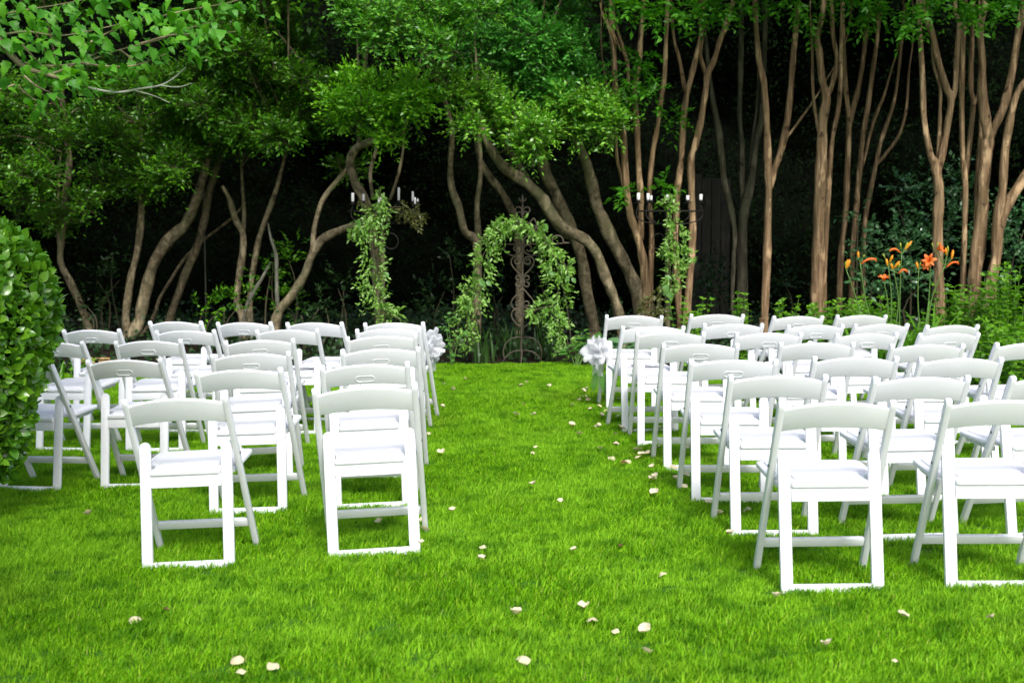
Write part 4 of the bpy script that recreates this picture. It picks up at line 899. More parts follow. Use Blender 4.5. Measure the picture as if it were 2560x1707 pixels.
def daylily():
    YL = 12.05
    # scapes: tip pixel, base pixel; then heads: (kind, u, v, du, dv, length px)
    clumps = [('daylily with two slender stalks of buds on the candelabrum side of the clump', [
                ((2117, 678), (2165, 850), [('bud', 2115, 672, 4, -22, 24), ('bud', 2120, 668, 3, -16, 20), ('green', 2113, 668, -1, -10, 16)]),
                ((2150, 655), (2185, 850), [('bud', 2146, 645, -1, -16, 17), ('wilt', 2152, 660, 34, -12, 34), ('green', 2157, 645, 3, -8, 10)])], (2180, 870), 24),
              ('daylily with a trumpet flower facing out from the middle of the clump', [
                ((2209, 700), (2215, 850), [('flower', 2209, 702, -2, -28, 30)]),
                ((2221, 665), (2225, 850), [('bud', 2219, 664, -3, -14, 18), ('bud', 2224, 656, 6, -18, 20), ('green', 2212, 643, -4, -7, 10)]),
                ((2234, 675), (2236, 850), [('bud', 2232, 674, -6, -14, 18), ('bud', 2235, 670, 12, -16, 22), ('wilt', 2246, 684, 18, -8, 18), ('green', 2246, 670, 3, -10, 12)]),
                ((2254, 635), (2248, 850), [('wilt', 2251, 632, -24, -8, 26), ('bud', 2262, 625, 18, -24, 28), ('green', 2252, 620, -2, -12, 14), ('green', 2263, 618, 5, -12, 14)])], (2240, 870), 30),
              ('daylily with open star flowers beside the smooth crape myrtle trunk', [
                ((2297, 672), (2300, 850), [('bud', 2295, 672, -4, -16, 18), ('green', 2310, 668, 4, -6, 10), ('green', 2300, 664, 2, -8, 9)]),
                ((2326, 660), (2310, 850), [('flower2', 2322, 655, -22, -18, 36), ('flower3', 2318, 662, -14, -2, 26), ('green', 2329, 655, -3, -12, 12), ('green', 2333, 652, 4, -6, 10)]),
                ((2362, 665), (2315, 850), [('flower4', 2343, 624, 22, -16, 32), ('bud', 2366, 638, -3, -18, 19), ('bud', 2379, 648, 3, -18, 24), ('wilt', 2366, 668, 26, -12, 30), ('green', 2332, 617, -3, -9, 11), ('green', 2371, 628, -2, -12, 14), ('green', 2341, 616, 3, -10, 12)])], (2300, 875), 44)]
    k = YL / F_PX
    for ci, (label, scapes, (bu, bv), nl) in enumerate(clumps):
        q = at(bu, bv, YL); base = Vector((q.x, YL, bed(q.x, YL) if YL > lawn_edge(q.x) else ground(q.x, YL)))
        root = empty('daylily', base); tag(root, label, 'flower', 'orange daylilies')
        for i in range(nl):
            mb = MB(); blade(mb, (base.x + random.gauss(0, .09), base.y + random.gauss(0, .06), base.z - .02), random.uniform(0, 6.283), random.uniform(.75, 1.12), random.uniform(.25, .75), random.uniform(.014, .022), random.uniform(.4, 1.0))
            mb.build('strap_leaf', M['strap'], root, origin=base)
        for (tu, tv), (gu, gv), heads in scapes:
            g0 = at(gu, gv, YL); t0 = at(tu, tv, YL - .05); mb = MB()
            mid = (g0 + t0) / 2 + Vector((random.gauss(0, .02), 0, .04))
            tube(mb, [(g0.x, base.y, base.z - .02), g0, mid, t0], [.0065, .006, .005, .004], 6, 4)
            for kind, u, v, du, dv, L in heads: tube(mb, [t0, (t0 + at(u, v, YL - .05)) / 2 + Vector((0, 0, -.004)), at(u, v, YL - .05)], [.0035, .003, .003], 5, 3)
            sc = mb.build('flower_stalk', M['stem'], root, origin=base)
            for kind, u, v, du, dv, L in heads:
                p = at(u, v, YL - .05); d = Vector((du, random.uniform(-6, 2), -dv)); Lw = L * k
                if kind == 'bud': bud(p, d, Lw, .011 + .1 * Lw * .4, M['bud'], sc, 'bud', base)
                elif kind == 'green': bud(p, d, Lw, .008, M['budgreen'], sc, 'bud', base)
                elif kind == 'wilt':
                    m2 = MB(); e = p + Vector((du, -2, -dv)) * k; md = (p + e) / 2 + Vector((0, 0, .018))
                    tube(m2, [p, md, e, e + Vector((.012 * np.sign(du), 0, -.02))], [.005, .011, .010, .005], 7, 4, .15); m2.build('wilted_flower', M['orange'], sc, origin=base)
                else:
                    dirs = {'flower': (-.05, -.35, 1), 'flower2': (-.25, -1, .45), 'flower3': (-.5, -.8, -.15), 'flower4': (.75, -.55, .45)}
                    bloom(p, dirs[kind], Lw * .74, sc, base)
daylily()
q = at(127, 716, 11.8)
root = empty('daylily', (q.x, q.y, ground(q.x, q.y))); tag(root, 'single orange bloom just showing past the clipped shrub', 'flower')
mb = MB(); tube(mb, [(q.x - .03, q.y, ground(q.x, q.y) - .02), (q.x - .02, q.y, q.z * .6), q], [.006, .005, .004], 6, 4)
sc = mb.build('flower_stalk', M['stem'], root, origin=root.location); bloom(q, (.3, -.6, .4), .04, sc, root.location)
for i in range(8):
    mb = MB(); blade(mb, (q.x + random.gauss(0, .04), q.y, ground(q.x, q.y) - .02), random.uniform(0, 6.28), .5, .4, .010, .7); mb.build('strap_leaf', M['strap'], root, origin=root.location)

# dark strap-leaved clumps round the trellis foot
for lb, u, v, Y, n in (('dark strap-leaved clump left of the trellis foot', 1215, 905, 14.1, 22), ('dark strap-leaved clump behind the trellis ring', 1275, 905, 14.5, 24), ('dark strap-leaved clump right of the trellis foot', 1360, 905, 14.4, 18)):
    q = at(u, v, Y); base = Vector((q.x, Y, bed(q.x, Y))); root = empty('iris_clump', base); tag(root, lb, 'plant', 'dark strap-leaved clumps by the trellis')
    for i in range(n):
        mb = MB(); blade(mb, (base.x + random.gauss(0, .07), base.y + random.gauss(0, .05), base.z - .02), random.uniform(0, 6.283), random.uniform(.35, .6), random.uniform(.1, .4), .011, random.uniform(.1, .5))
        mb.build('strap_leaf', M['strap_dark'], root, origin=base)
def broad_plant(label, spots, Y, mat, size, n=14):
    q = at(*spots[0], Y); base = Vector((q.x, Y, bed(q.x, Y))); root = empty('broad_leaf_plant', base); tag(root, label, 'plant')
    sm = MB()
    for u, v in spots:
        p = at(u, v, Y); tube(sm, [(base.x, base.y, base.z - .03), ((base.x + p.x) / 2, Y, (base.z + p.z) / 2 + .03), p], [.006, .005, .003], 6, 3)
        for i in range(n):
            a = random.uniform(0, 6.283); d = np.array([math.cos(a), math.sin(a), random.uniform(-.2, .4)])
            m2 = leaves(MB(), np.array([np.array(p) + rng.normal(size=3) * .03]), d[None], np.array([[0, -.5, 1.]]) + rng.normal(size=(1, 3)) * .3, size * random.uniform(.6, 1.1), .6, LEAF_B)
            m2.build('leaf', mat, root, origin=base)
    sm.build('stem', M['stem'], root, origin=base)
broad_plant('low broad-leaved plant at the left foot of the leafy arch', [(1130, 860), (1115, 820), (1150, 835), (1135, 885), (1120, 795)], 13.6, M['broad'], .075, 9)
broad_plant('low broad-leaved plant at the right foot of the leafy arch', [(1440, 870), (1465, 850), (1420, 880), (1480, 880), (1455, 830), (1490, 845)], 13.6, M['broad'], .10, 8)
broad_plant('large dark green leaves behind the lily-side front aisle chair', [(1535, 870), (1560, 855), (1580, 880), (1550, 890)], 13.0, M['glossy'], .20, 5)

# ------------------------------------------------------------------ iron trellis
TY = 14.0; TB = at(1304, 908, TY); TB.z = bed(TB.x, TY)
def T(x, y):                                        # drawing units of the trellis -> world
    return Vector((TB.x + (x - 630) * .001258, TY, TB.z + (1500 - y) * .001258))
trel = empty('iron_trellis', TB); tag(trel, 'rusty wrought iron trellis with paired scrolls and spear finial under the garland', 'trellis')
mb = MB(); tube(mb, [T(624, 1510), T(637, 800), T(637, 130)], [.011, .010, .009], 8, 6); mb.build('pole', M['iron'], trel, origin=TB)
mb = MB()
tube(mb, [T(637, 140), T(637, 118), T(637, 95), T(637, 60)], [.012, .018, .014, .002], 8, 3)
for s in (-1, 1): tube(mb, [T(637, 118), T(637 + 20 * s, 112), T(637 + 30 * s, 95), T(637 + 22 * s, 90)], [.007, .008, .006, .002], 6, 3)
mb.build('finial', M['iron'], trel, origin=TB)
def spiral(c, r0, r1, a0, turns, s, n=16):
    return [T(637 + s * (c[0] + (r0 + (r1 - r0) * t) * math.cos(a0 + turns * 6.283 * t)), c[1] + (r0 + (r1 - r0) * t) * math.sin(a0 + turns * 6.283 * t)) for t in np.linspace(0, 1, n)]
def bar(pts, name='scroll', r=.009):
    m_ = MB(); tube(m_, pts, r, 6, 2); m_.build(name, M['iron'], trel, origin=TB)
for s in (-1, 1):
    bar([T(637, 245)] + [T(637 + s * 12, 215)] + spiral((38, 195), 33, 16, math.pi, .95, s))
    bar([T(637, 330), T(637 + s * 60, 300), T(637 + s * 92, 260)] + spiral((60, 330), 70, 30, -.9, .5, s, 8))
    bar([T(637, 478)] + [T(637 + s * 14, 462)] + spiral((48, 445), 36, 14, math.pi * .9, 1.1, s))
    bar([T(637 + s * 165, 500), T(637 + s * 130, 560), T(637 + s * 75, 578)] + spiral((48, 520), 46, 14, 1.5, 1.2, s))
    bar([T(637, 755), T(637 + s * 60, 700), T(637 + s * 98, 640), T(637 + s * 85, 597)] + spiral((45, 625), 38, 12, -1.2, -1.3, s))
    bar([T(637, 795)] + spiral((38, 770), 28, 14, 2.2, .95, s)); bar([T(637, 795)] + spiral((38, 820), 28, 14, -2.2, -.95, s))
    bar([T(637, 850), T(637 + s * 60, 920), T(637 + s * 98, 975), T(637 + s * 75, 1028)] + spiral((36, 990), 36, 12, 1.3, 1.2, s))
    bar([T(637, 1200), T(637 + s * 60, 1150), T(637 + s * 95, 1090), T(637 + s * 78, 1042)] + spiral((40, 1075), 36, 12, -1.3, -1.2, s))
    bar([T(637 + s * 0, 1272), T(637 + s * 90, 1282), T(637 + s * 150, 1340), T(637 + s * 165, 1420), T(637 + s * 150, 1470)], 'base_ring', .008)
    bar([T(637, 1384), T(637 + s * 80, 1395), T(637 + s * 140, 1440), T(637 + s * 175, 1500)], 'foot', .008)
    bar([T(637, 480), T(637 + s * 200, 480), T(637 + s * 400, 470)], 'cross_bar', .006)
    bar([T(637 + s * 400, 470)] + spiral((290, 455), 60, 20, .2, -.9, s))
    # outer frame that carries the garland
    bar([T(637, 290), T(637 + s * 110, 330), T(637 + s * 210, 450), T(637 + s * 300, 640), T(637 + s * 350, 860), T(637 + s * 400, 1150), T(637 + s * 430, 1500)], 'side_rail', .007)
bar([T(637, 1384), Vector((TB.x, TY - .10, TB.z + .10)), Vector((TB.x - .01, TY - .2, TB.z))], 'foot', .008)
bar([T(637, 1384), Vector((TB.x, TY + .10, TB.z + .10)), Vector((TB.x + .01, TY + .2, TB.z))], 'foot', .008)

# ------------------------------------------------------------------ garlands
def garland(label, strands, mat, Y, width=35, dens=1.0, broad=(), group=None, size=.062, hang=0.3):
    b = at(*strands[0][-1][:2], Y); base = Vector((b.x, Y, b.z)); root = empty('garland', base); tag(root, label, 'garland', group)
    sm, lm = MB(), MB(); k = Y / F_PX
    for st in strands:
        pts = [at(p[0], p[1], Y + (p[3] if len(p) > 3 else -.04)) for p in st]; ws = [(p[2] if len(p) > 2 else width) * k for p in st]
        Q, W = smooth_path(pts, ws, 10); tube(sm, pts, .006, 6, 6)
        L = np.linalg.norm(np.diff(Q, axis=0), axis=1).sum(); n = int(L * 78 * dens)
        i = rng.uniform(0, len(Q) - 1.001, n); i0 = i.astype(int); fr = (i - i0)[:, None]
        c = Q[i0] * (1 - fr) + Q[i0 + 1] * fr; w = W[i0][:, None]; tg = unit(Q[i0 + 1] - Q[i0])
        off = rng.normal(size=(n, 3)); off = unit(off - tg * (off * tg).sum(1, keepdims=True)); rr = rng.random((n, 1)) ** .6
        per = 7; dirn = unit(off * .8 + tg * .5 * np.sign(rng.random((n, 1)) - .35) + rng.normal(size=(n, 3)) * .3 + [0, 0, -hang])
        org = c + off * w * rr * .45; ll = w * rng.uniform(.5, 1.1, (n, 1))
        t = np.linspace(.1, 1, per)[None, :, None]; pos = org[:, None] + dirn[:, None] * (ll[:, None] * t) + np.array([0, 0, -.35]) * ll[:, None] * t ** 2
        side = unit(np.cross(dirn, rng.normal(size=(n, 3)))); sg = np.where(np.arange(per) % 2 == 0, 1., -1.)[None, :, None]
        ax = dirn[:, None] * .8 + side[:, None] * sg * .7 + rng.normal(size=(n, per, 3)) * .2; nr = rng.normal(size=(n, per, 3)) * .5 + np.array([0, -.6, .7])
        leaves(lm, pos.reshape(-1, 3), ax.reshape(-1, 3), nr.reshape(-1, 3), size * rng.uniform(.5, 1.15, n * per), .40, LEAF_S)
    sm.build('stem', M['twig'], root, origin=base); lm.build('foliage', mat, root, smooth=False, origin=base)
    for u, v, sz, az in broad:
        p = np.array(at(u, v, Y - .18)); d = np.array([[math.cos(az), -.25, math.sin(az)]])
        leaves(MB(), p[None], d, np.array([[.1, -.5, .6]]) + rng.normal(size=(1, 3)) * .45, sz * k * .95, .62, LEAF_B).build('broad_leaf', M['broad'], root, origin=base)
    return root
garland('leafy garland down the left side of the iron arch', [
  [(1318, 562, 22), (1285, 556, 26), (1250, 572, 30), (1228, 605, 34), (1205, 645, 38), (1200, 690, 40), (1188, 735, 40), (1172, 780, 36), (1165, 830, 34), (1170, 862, 20)],
  [(1190, 700, 26), (1165, 735, 24), (1158, 760, 14)], [(1250, 572, 20), (1262, 552, 18), (1225, 580, 14)]], M['garland'], 13.85, 34, 1.25, [(1180, 688, 26, -.15), (1200, 700, 24, -.9), (1216, 702, 20, -.8), (1240, 690, 22, .1)])
garland('leafy garland down the right side of the iron arch', [
  [(1300, 572, 22), (1335, 575, 26), (1358, 592, 30), (1378, 630, 34), (1395, 680, 38), (1395, 730, 38), (1382, 775, 34), (1392, 810, 36), (1415, 845, 34), (1428, 885, 24)],
  [(1390, 765, 26), (1350, 770, 26), (1330, 782, 16)], [(1385, 640, 24), (1412, 660, 20), (1420, 690, 14)]], M['garland'], 13.85, 34, 1.25, [(1362, 558, 24, -1.3), (1416, 690, 18, -1.2), (1430, 694, 18, -1.0), (1372, 680, 18, -.4), (1415, 885, 30, -.3), (1440, 875, 30, .2)])
# ------------------------------------------------------------------ candelabra, candles and their garlands
def candelabrum(label, uc, vb, Y, cups, post_mat, nm):
    b = at(uc, vb, Y); gz = bed(b.x, Y); base = Vector((b.x, Y, gz)); root = empty('candelabrum', base); tag(root, label, 'candelabrum')
    zt = at(uc, 520, Y).z
    mb = MB(); tube(mb, [(b.x, Y, gz - .05), (b.x, Y, zt * .5), (b.x, Y, zt)], [.036, .034, .030], 10, 3, .05); mb.build('post', post_mat, root, origin=base)
    for k in range(3):
        a = k * 2.094 + .5; d = Vector((math.cos(a), math.sin(a), 0)); mb = MB()
        tube(mb, [base + Vector((0, 0, .25)), base + d * .12 + Vector((0, 0, .14)), base + d * .26 + Vector((0, 0, .01))], .010, 6, 4); mb.build('foot', M['iron_dark'], root, origin=base)
    mb = MB(); ring = [Vector((b.x + .37 * math.cos(t), Y + .20 * math.sin(t), zt - .035)) for t in np.linspace(0, 6.283, 28)]
    tube(mb, ring, .007, 6, 1); mb.build('ring', M['iron_dark'], root, origin=base)
    for i, (u, v0, v1, w, dy) in enumerate(cups):
        p = at(u, v1, Y + dy); mb = MB(); s = 1 if p.x > b.x else -1
        r = abs(p.x - b.x); c0 = Vector((b.x, Y, zt - .16))
        pts = [c0, Vector((b.x + s * r * .5, Y + dy * .5, zt - .17)), Vector((p.x - s * .02, Y + dy, zt - .13)), Vector((p.x + s * .02, Y + dy, zt - .07)), Vector((p.x, Y + dy, p.z - .012))]
        tube(mb, pts, [.008, .008, .007, .006, .006], 6, 4); arm = mb.build('arm', M['iron_dark'], root, origin=base)
        mb = MB(); tube(mb, [p + Vector((0, 0, -.012)), p + Vector((0, 0, -.008)), p + Vector((0, 0, -.004))], [.036, .045, .047], 14, 1, smooth=False); mb.build('drip_plate', M['iron_dark'], arm, origin=base)
        mb = MB(); tube(mb, [p + Vector((0, 0, -.004)), p + Vector((0, 0, .022))], [.019, .021], 12, 1, smooth=False); mb.build('cup', M['iron_dark'], arm, origin=base)
        r_ = w / 2 * Y / F_PX; h = (v1 - v0) * Y / F_PX
        mb = MB(); tube(mb, [p + Vector((0, 0, .004)), p + Vector((0, 0, h * .5)), p + Vector((.001, 0, h - .002)), p + Vector((.001, 0, h))], [r_, r_ * .99, r_ * .98, r_ * .8], 14, 1, smooth=False)
        cb = p + Vector((0, 0, .004)); cd = empty('candle', cb); o = mb.build('wax', M['wax'], cd, origin=cb)
        mb = MB(); tube(mb, [p + Vector((0, 0, h)), p + Vector((.002, 0, h + .010))], .0016, 5, 1, smooth=False); mb.build('wick', M['ink'], cd, origin=cb)
        tag(cd, nm[i], 'candle', 'white candles')
    # scroll rings on the post
    for s in (-1, 1):
        mb = MB(); pts = [Vector((b.x + s * (.03 + .075 + .075 * math.cos(t) * (1 - .05 * t)), Y - .03, zt - .36 + .085 * math.sin(t))) for t in np.linspace(math.pi, -3.6, 18)]
        tube(mb, pts, .006, 6, 1); mb.build('scroll', M['iron_dark'], root, origin=base)
    return root
N_L = ['thick white candle at the hedge-side end of the taller candelabrum', 'second white candle from the hedge side on the taller candelabrum', 'short white candle at the middle of the taller candelabrum', 'tallest slender white candle on the taller candelabrum', 'slender white candle second from the arch side of the taller candelabrum', 'short white candle stub next to the slender one, taller candelabrum', 'white candle stub at the arch-side end of the taller candelabrum']
candelabrum('tall dark candelabrum with uneven candles left of the arch', 957, 850, 14.3,
  [(882, 483, 509, 7.5, -.10), (909, 485, 507, 6, .14), (949, 494, 514, 9, -.17), (997, 469, 506, 6, .12), (1032, 479, 508, 6, .10), (1037.5, 494, 515, 4.5, -.12), (1044, 497, 509, 5, .0)], M['post_wood'], N_L)
N_R = ['white candle nearest the arch on the shorter candelabrum', 'second white candle from the arch on the shorter candelabrum', 'tiny white candle stub beside the second one, shorter candelabrum', 'white candle at the leafy middle of the shorter candelabrum', 'white candle just right of the garland on the shorter candelabrum', 'white candle at the lily-side end of the shorter candelabrum']
candelabrum('dark candelabrum with short even candles right of the arch', 1668, 850, 14.2,
  [(1596, 483, 505, 8.5, -.10), (1620, 484, 505, 7.5, -.15), (1628, 489, 505, 6, .12), (1669, 487, 505, 7.5, -.18), (1719, 489, 505, 8, -.12), (1752, 486, 505, 8, -.02)], M['post_wood'], N_R)
garland('thick yellowish garland wound down the taller candelabrum', [
  [(958, 500, 20), (945, 530, 34), (920, 560, 38), (930, 610, 34), (935, 660, 38), (932, 700, 38), (940, 740, 36), (958, 775, 38), (1000, 800, 26)],
  [(930, 560, 30), (895, 562, 26), (865, 578, 12)], [(948, 468, 4), (949, 490, 7), (952, 510, 16)]], M['garland'], 14.15, 34, 1.2, [(893, 548, 26, -1.2), (955, 568, 18, .1), (968, 565, 12, .8), (925, 665, 22, -.4), (945, 660, 22, .2), (962, 680, 18, -.9)])
garland('dry brownish foliage draped over the arms of the taller candelabrum', [
  [(900, 525, 22), (940, 522, 24), (985, 518, 24), (1020, 520, 26), (1040, 540, 20), (1036, 565, 10)], [(1040, 528, 14), (1052, 550, 8)]], M['garland_dry'], 14.2, 26, .9)
garland('narrow green garland hanging down the shorter candelabrum', [
  [(1678, 485, 14), (1684, 520, 22), (1690, 565, 26), (1690, 610, 30), (1685, 655, 30), (1680, 695, 28), (1672, 730, 14)],
  [(1690, 600, 18), (1712, 625, 18), (1724, 645, 12)], [(1650, 500, 8), (1670, 512, 14)], [(1680, 640, 16), (1652, 625, 12)]], M['garland'], 14.05, 26, 1.2, [(1655, 672, 24, .2), (1662, 690, 20, -.4), (1640, 690, 16, .1), (1668, 712, 30, -1.9), (1672, 728, 24, -1.3), (1640, 562, 16, 1.0)])
garland('dry yellow-brown foliage at the foot of the shorter candelabrum', [[(1650, 730, 26), (1632, 755, 34), (1628, 785, 36), (1640, 820, 30)]], M['garland_dry'], 14.0, 34, 1.4)

# ------------------------------------------------------------------ tulle bows on the front aisle chairs
def bow(label, p, face, R_, leaf=False):
    root = empty('tulle_bow', p); tag(root, label, 'bow', 'white tulle bows on the front aisle chairs')
    f = Vector(face).normalized(); x = Vector((0, 0, 1)).cross(f).normalized(); z = f.cross(x)
    n = 13
    for k in range(n):                                   # puffed loops: out from the knot and back again
        a = k * 2.4 + random.uniform(-.2, .2); L = R_ * random.uniform(.75, 1.15); tl = .08 + 1.15 * (k / n) ** 1.3 + random.uniform(-.1, .1)
        d = (x * math.cos(a) + z * math.sin(a)) * math.cos(tl) + f * math.sin(tl); s = d.cross(f + x * .01).normalized(); nn_ = s.cross(d)
        nu, nv = 15, 9; V = []; p1, p2 = random.uniform(0, 6), random.uniform(0, 6)
        for i in range(nu):
            t = i / (nu - 1); r = math.sin(math.pi * t) ** .75; lift = (t - .5) * .55 * R_ * math.sin(math.pi * t)
            for j in range(nv):
                q = j / (nv - 1) - .5; w = R_ * (.08 + .80 * r)
                rp = R_ * (.08 * math.sin(q * 8 + p1 + t * 3) + .03 * math.sin(q * 17 + p2)) * (1 - .4 * r) * (.3 + r)
                V.append(tuple(d * (L * r * (1 + .10 * math.sin(q * 9 + p2) - .5 * q * q)) + s * (w * q) + nn_ * (rp + lift)))
        fc = [(i * nv + j, i * nv + j + 1, (i + 1) * nv + j + 1, (i + 1) * nv + j) for i in range(nu - 1) for j in range(nv - 1)]
        MB().add(np.array(V), np.array(fc)).build('loop', M['tulle'], root)
    for s_ in (-1, 1):
        V = []
        for i in range(9):
            t = i / 8
            for j in range(5):
                q = j / 4 - .5; V.append(tuple(Vector((0, 0, -1)) * (R_ * 1.35 * t) + x * (s_ * R_ * .22 * t + q * R_ * (.12 + .35 * t)) + f * (.02 + .012 * math.sin(q * 12 + t * 4))))
        MB().add(np.array(V), np.array([(i * 5 + j, i * 5 + j + 1, (i + 1) * 5 + j + 1, (i + 1) * 5 + j) for i in range(8) for j in range(4)])).build('tail', M['tulle'], root)
    mb = MB(); tube(mb, [tuple(f * -.01), tuple(f * .012), tuple(f * .03)], [.018, .022, .008], 10, 3); mb.build('knot', M['tulle'], root)
    if leaf:
        for dx, L, az in ((-.02, .16, -1.75), (.03, .19, -1.45)):
            V = np.array([[dx, -.02, -.16]]); leaves(MB(), V, np.array([[math.cos(az), -.1, math.sin(az)]]), np.array([[0, -1., .1]]), L, .36, LEAF_B).build('leaf', M['broad'], root)
    return root
bow('white tulle bow tied to the front aisle chair on the hedge side', at(1072, 866, 9.78), (.75, -.62, .1), .14)
bow('white tulle bow with green leaves on the lily-side front aisle chair', at(1497, 880, 10.42), (-.72, -.66, .1), .14, True)

# ------------------------------------------------------------------ programmes on two seats
for lb, key, dx in (('white paper programme with dark ink on a hedge-side second-row seat', ('L', 1, 1), .05), ('white paper programme with dark ink on a lily-side aisle seat', ('R', 1, 0), .02)):
    c = CHAIR[key]; m_ = c.matrix_basis; p = m_ @ Vector((dx, .04, .4655))
    root = empty('paper_programme', p, c.rotation_euler); tag(root, lb, 'paper', 'programmes left on seats')
    bm = bmesh.new(); bmesh.ops.create_grid(bm, x_segments=6, y_segments=4, size=.5)
    for v in bm.verts: v.co = Vector((v.co.x * .19, v.co.y * .13, .010 * (v.co.x ** 2) * 4 + .002))
    r = bmesh.ops.extrude_face_region(bm, geom=bm.faces[:]); bmesh.ops.translate(bm, verts=[v for v in r['geom'] if isinstance(v, bmesh.types.BMVert)], vec=(0, 0, .0012))
    link('sheet', bm_mesh('sheet', bm), M['paper'], root)
    mb = MB(); tube(mb, [(-.05, .0, .0045), (-.03, .02, .0045), (-.01, -.01, .004), (.01, .018, .004), (.03, -.012, .0042), (.055, .012, .0048)], .0022, 4, 4); tube(mb, [(-.05, -.02, .0045), (.0, -.025, .004), (.05, -.018, .0045)], .0015, 4, 4)
    mb.build('drawing', M['ink'], root)

# ------------------------------------------------------------------ things half hidden behind the chairs
q = on_ground(236, 925); base = Vector((q.x, q.y + .1, ground(q.x, q.y)))
root = empty('basket', base); tag(root, 'dark tub with a tan rim behind the hedge-side chairs', 'basket')
mb = MB(); tube(mb, [base + Vector((0, 0, .0)), base + Vector((0, 0, .04)), base + Vector((0, 0, .085))], [.14, .17, .185], 20, 2); mb.build('body', M['navy'], root, origin=base)
mb = MB(); tube(mb, [base + Vector((.19 * math.cos(t), .19 * math.sin(t), .09)) for t in np.linspace(0, 6.283, 25)], .014, 8, 1); mb.build('rim', M['wicker'], root, origin=base)
for i, (u, v, s) in enumerate([(560, 878, 34), (620, 880, 30), (690, 880, 32), (745, 872, 28), (800, 876, 34), (850, 868, 26), (480, 876, 30)]):
    p = at(u, v, 13.0); gz = bed(p.x, 13.0); r = s * 13 / F_PX
    bm = bmesh.new(); bmesh.ops.create_icosphere(bm, subdivisions=3, radius=1)
    ph = random.uniform(0, 9)
    for vv in bm.verts:
        k = 1 + .12 * math.sin(vv.co.x * 4 + ph) + .10 * math.sin(vv.co.y * 5 - ph) + .08 * math.sin(vv.co.z * 7 + ph * 2); vv.co = Vector((vv.co.x * r * 1.15, vv.co.y * r * .9, vv.co.z * r * .8)) * k
    o = link('edging_stone', bm_mesh('edging_stone', bm, 60), M['rock']); o.location = (p.x, 13.0, gz + r * .45)
    tag(o, ['second', 'third', 'fourth', 'fifth', 'sixth', 'last', 'first'][i] + ' dark edging stone counted from the hedge, behind the front row', 'stone', 'dark edging stones at the lawn end')
q = on_ground(2128, 1128); root = empty('plastic_cup', (q.x, q.y, q.z + .035), (R(86), 0, R(35))); tag(root, 'clear plastic cup lying on the grass between lily-side chairs', 'cup')
mb = MB(); V = []
for z, r in ((-.055, .028), (.055, .042), (.055, .0405), (-.053, .0265)):
    for t in np.linspace(0, 6.283, 20, endpoint=False): V.append((r * math.cos(t), r * math.sin(t), z))
f = [(i * 20 + j, i * 20 + (j + 1) % 20, (i + 1) * 20 + (j + 1) % 20, (i + 1) * 20 + j) for i in range(3) for j in range(20)]
mb.add(np.array(V), [np.array(f), np.arange(20)[None, ::-1], np.arange(60, 80)[None]]); mb.build('wall', M['clear'], root)
mb = MB(); tube(mb, [(.043 * math.cos(t), .043 * math.sin(t), .055) for t in np.linspace(0, 6.283, 21)], .002, 6, 1); mb.build('rim', M['clear'], root)

# weathered fence glimpsed between the crape myrtles
p0, p1 = at(1732, 465, 18.4), at(1822, 465, 18.4)
root = empty('wooden_fence', (p0.x, 18.4, bed(p0.x, 18.4))); tag(root, 'weathered board fence glimpsed between crape myrtle trunks', 'fence')
x = p0.x; i = 0
while x < p1.x:
    w = .135; h = p0.z + .06 * random.random()
    bm = bmesh.new(); bmesh.ops.create_cube(bm, size=1)
    for v in bm.verts: v.co = Vector((x + (v.co.x + .5) * (w - .012), 18.4 + v.co.y * .022 + (.01 if i % 2 else 0), (v.co.z + .5) * (h + .1))) - Vector((p0.x, 18.4, bed(p0.x, 18.4)))
    bmesh.ops.bevel(bm, geom=bm.edges[:], offset=.003, segments=1, affect='EDGES')
    link('fence_board', bm_mesh('fence_board', bm), M['fence'], root); x += w; i += 1
for z in (.5, 1.5):
    bm = bmesh.new(); bmesh.ops.create_cube(bm, size=1)
    for v in bm.verts: v.co = Vector(((v.co.x + .5) * (p1.x - p0.x), .045 + v.co.y * .04, z + v.co.z * .09))
    link('fence_rail', bm_mesh('fence_rail', bm), M['fence'], root)

# ------------------------------------------------------------------ petals on the lawn
def petal_mesh(k):
    V = []; n = 7; m = 5
    for i in range(n):
        t = i / (n - 1); w = math.sin(math.pi * (t * .82 + .12)) ** .7
        for j in range(m):
            q = (j / (m - 1) - .5) * 2
            V.append((q * w * .5, t - .5, (.55 + .2 * k) * q * q * w * .5 + (.5 + .3 * k) * (t - .5) ** 2 + .06 * math.sin(3 * q + k) + .05 * math.sin(7 * t + 2 * q)))
    f = [(i * m + j, i * m + j + 1, (i + 1) * m + j + 1, (i + 1) * m + j) for i in range(n - 1) for j in range(m - 1)]
    V = np.array(V); top = V + [0, 0, .018]; nv = len(V); f = np.array(f)
    me = MB().add(np.concatenate([V, top]), [f[:, ::-1], f + nv]).mesh('petal'); me.materials.append(M['petal']); return me
PM = [petal_mesh(k) for k in range(3)]
c7 = [(283, 187), (345, 222), (425, 150), (785, 182), (825, 177), (975, 185), (1200, 233), (1172, 277), (1215, 270), (1232, 292), (1305, 292), (1307, 322), (1345, 357), (1362, 385), (1422, 405), (1128, 327), (803, 325), (875, 390), (758, 392), (1440, 482), (1470, 490), (1298, 462), (1120, 465), (1175, 518), (235, 360), (278, 340), (190, 415), (185, 505), (870, 637), (270, 642), (1310, 620), (1390, 670), (1550, 667), (1575, 660), (1620, 655), (1695, 607), (880, 597), (1800, 825), (1865, 797), (1860, 855), (1668, 807), (1790, 755), (1695, 480), (868, 860), (1045, 970), (340, 1035), (545, 1262), (530, 1352), (1135, 1297), (125, 1255), (150, 1100), (155, 1165), (1705, 1445), (1875, 610), (2020, 985), (2075, 1055), (1425, 275), (1450, 240)]
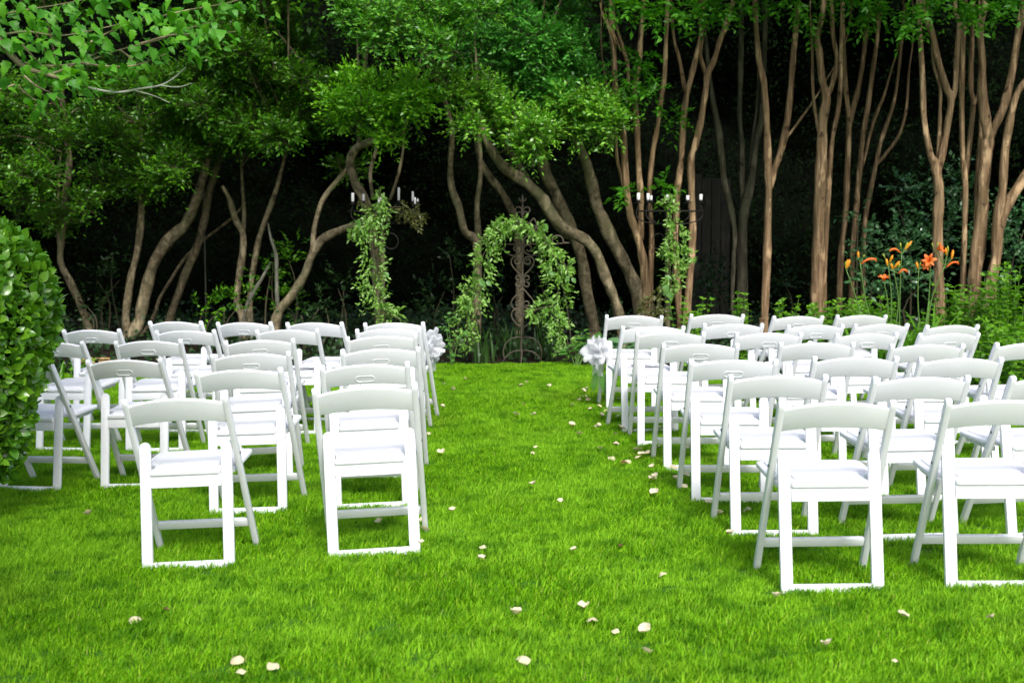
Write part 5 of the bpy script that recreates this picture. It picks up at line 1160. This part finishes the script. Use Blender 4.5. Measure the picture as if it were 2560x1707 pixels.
ov = [(1783, 1394), (2077, 1427), (2277, 1443), (1185, 1434), (1341, 1416), (1360, 1441), (1415, 1468), (1481, 1472), (1486, 1525), (1900, 1507), (2055, 1540), (1205, 1533), (306, 1437), (202, 1197), (555, 1562), (545, 1533), (628, 1551), (872, 1218), (1676, 1245), (1714, 1184), (1650, 1195), (1660, 1100), (982, 968)]
random.seed(21)
PT = [(random.uniform(1455, 1510) + (v - 1000) * .55 + random.gauss(0, 18), v) for v in (1000, 1030, 1052, 1075, 1100, 1118, 1140, 1165, 1185, 1215, 1250)] + [(random.gauss(1480, 30) + (v - 1000) * .55, v) for v in (985, 1012, 1040, 1066, 1090)] + [(1000 + .3826 * x, 900 + .3826 * y) for x, y in c7] + [(x * 1.0884, y * 1.0884) for x, y in ov]
for i, (u, v) in enumerate(PT):
    q = on_ground(u, v); s = random.uniform(.036, .053) * (1.0 if i % 4 else .75)
    o = bpy.data.objects.new('rose_petal', PM[i % 3]); C.objects.link(o); o.location = (q.x, q.y, q.z + .040)
    o.scale = (s, s * random.uniform(.8, 1.05), s); o.rotation_euler = (random.uniform(-.5, .5) + (math.pi if random.random() < .2 else 0), random.uniform(-.45, .45), random.uniform(0, 6.283))
    near = min(CH, key=lambda c: (c[3] - q.x) ** 2 + (c[4] - q.y) ** 2); dd = math.hypot(near[3] - q.x, near[4] - q.y)
    rw = ROWS[near[1]] if near[1] < (5 if near[0] == 'L' else 6) else 'last row'; sd_ = 'hedge' if near[0] == 'L' else 'lily'
    look = ('curled', 'flat', 'cupped')[i % 3]
    if dd < .75: lb = f'{look} cream petal by the {sd_}-side {rw} chair {PL[near[2]]}'
    elif q.y > 8.5: lb = f'{look} cream petal in the aisle near the arch, abreast of the {sd_}-side {rw}'
    elif q.y > 5.6: lb = f'{look} cream petal in mid aisle abreast of the {sd_}-side {rw}'
    else: lb = f'{look} cream petal in the open grass {"left of" if q.x < -.6 else "below" if q.x < .6 else "right of"} the aisle mouth'
    tag(o, lb, 'petal', 'cream petals scattered on the lawn')
for i, (u, v, lb) in enumerate([(1550, 1170, 'brown dead leaf in the grass beside the lily-side aisle chairs'), (421, 1546, 'brown dead leaf in the open grass below the hedge-side last row'), (1560, 1377, 'small brown dead leaf in the middle of the open lawn')]):
    q = on_ground(u, v); o = leaves(MB(), np.array([[0, 0, 0.]]), np.array([[.9, .3, .1]]), np.array([[0, 0, 1.]]), .055, .6, LEAF_B).build('dead_leaf', M['dead'])
    o.location = (q.x, q.y, q.z + .034); o.rotation_euler = (.2, .1, i * 2.0); tag(o, lb, 'leaf')

# pale metal pole with a short crossbar among the trees
q = at(505, 272, 17.3); gz = bed(q.x, q.y); root = empty('garden_pole', (q.x, q.y, gz)); tag(root, 'thin pale pole with a short crossbar beside the thick curved limb', 'pole')
mb = MB(); tube(mb, [(q.x, q.y, gz - .05), (q.x, q.y, 1.5), (q.x, q.y, q.z)], [.012, .011, .010], 8, 2); mb.build('shaft', M['bark_pale'], root, origin=root.location)
e = at(478, 270, 17.3); mb = MB(); tube(mb, [q, (q + e) / 2, e], [.02, .016, .012], 8, 2); mb.build('crossbar', M['bark_pale'], root, origin=root.location)
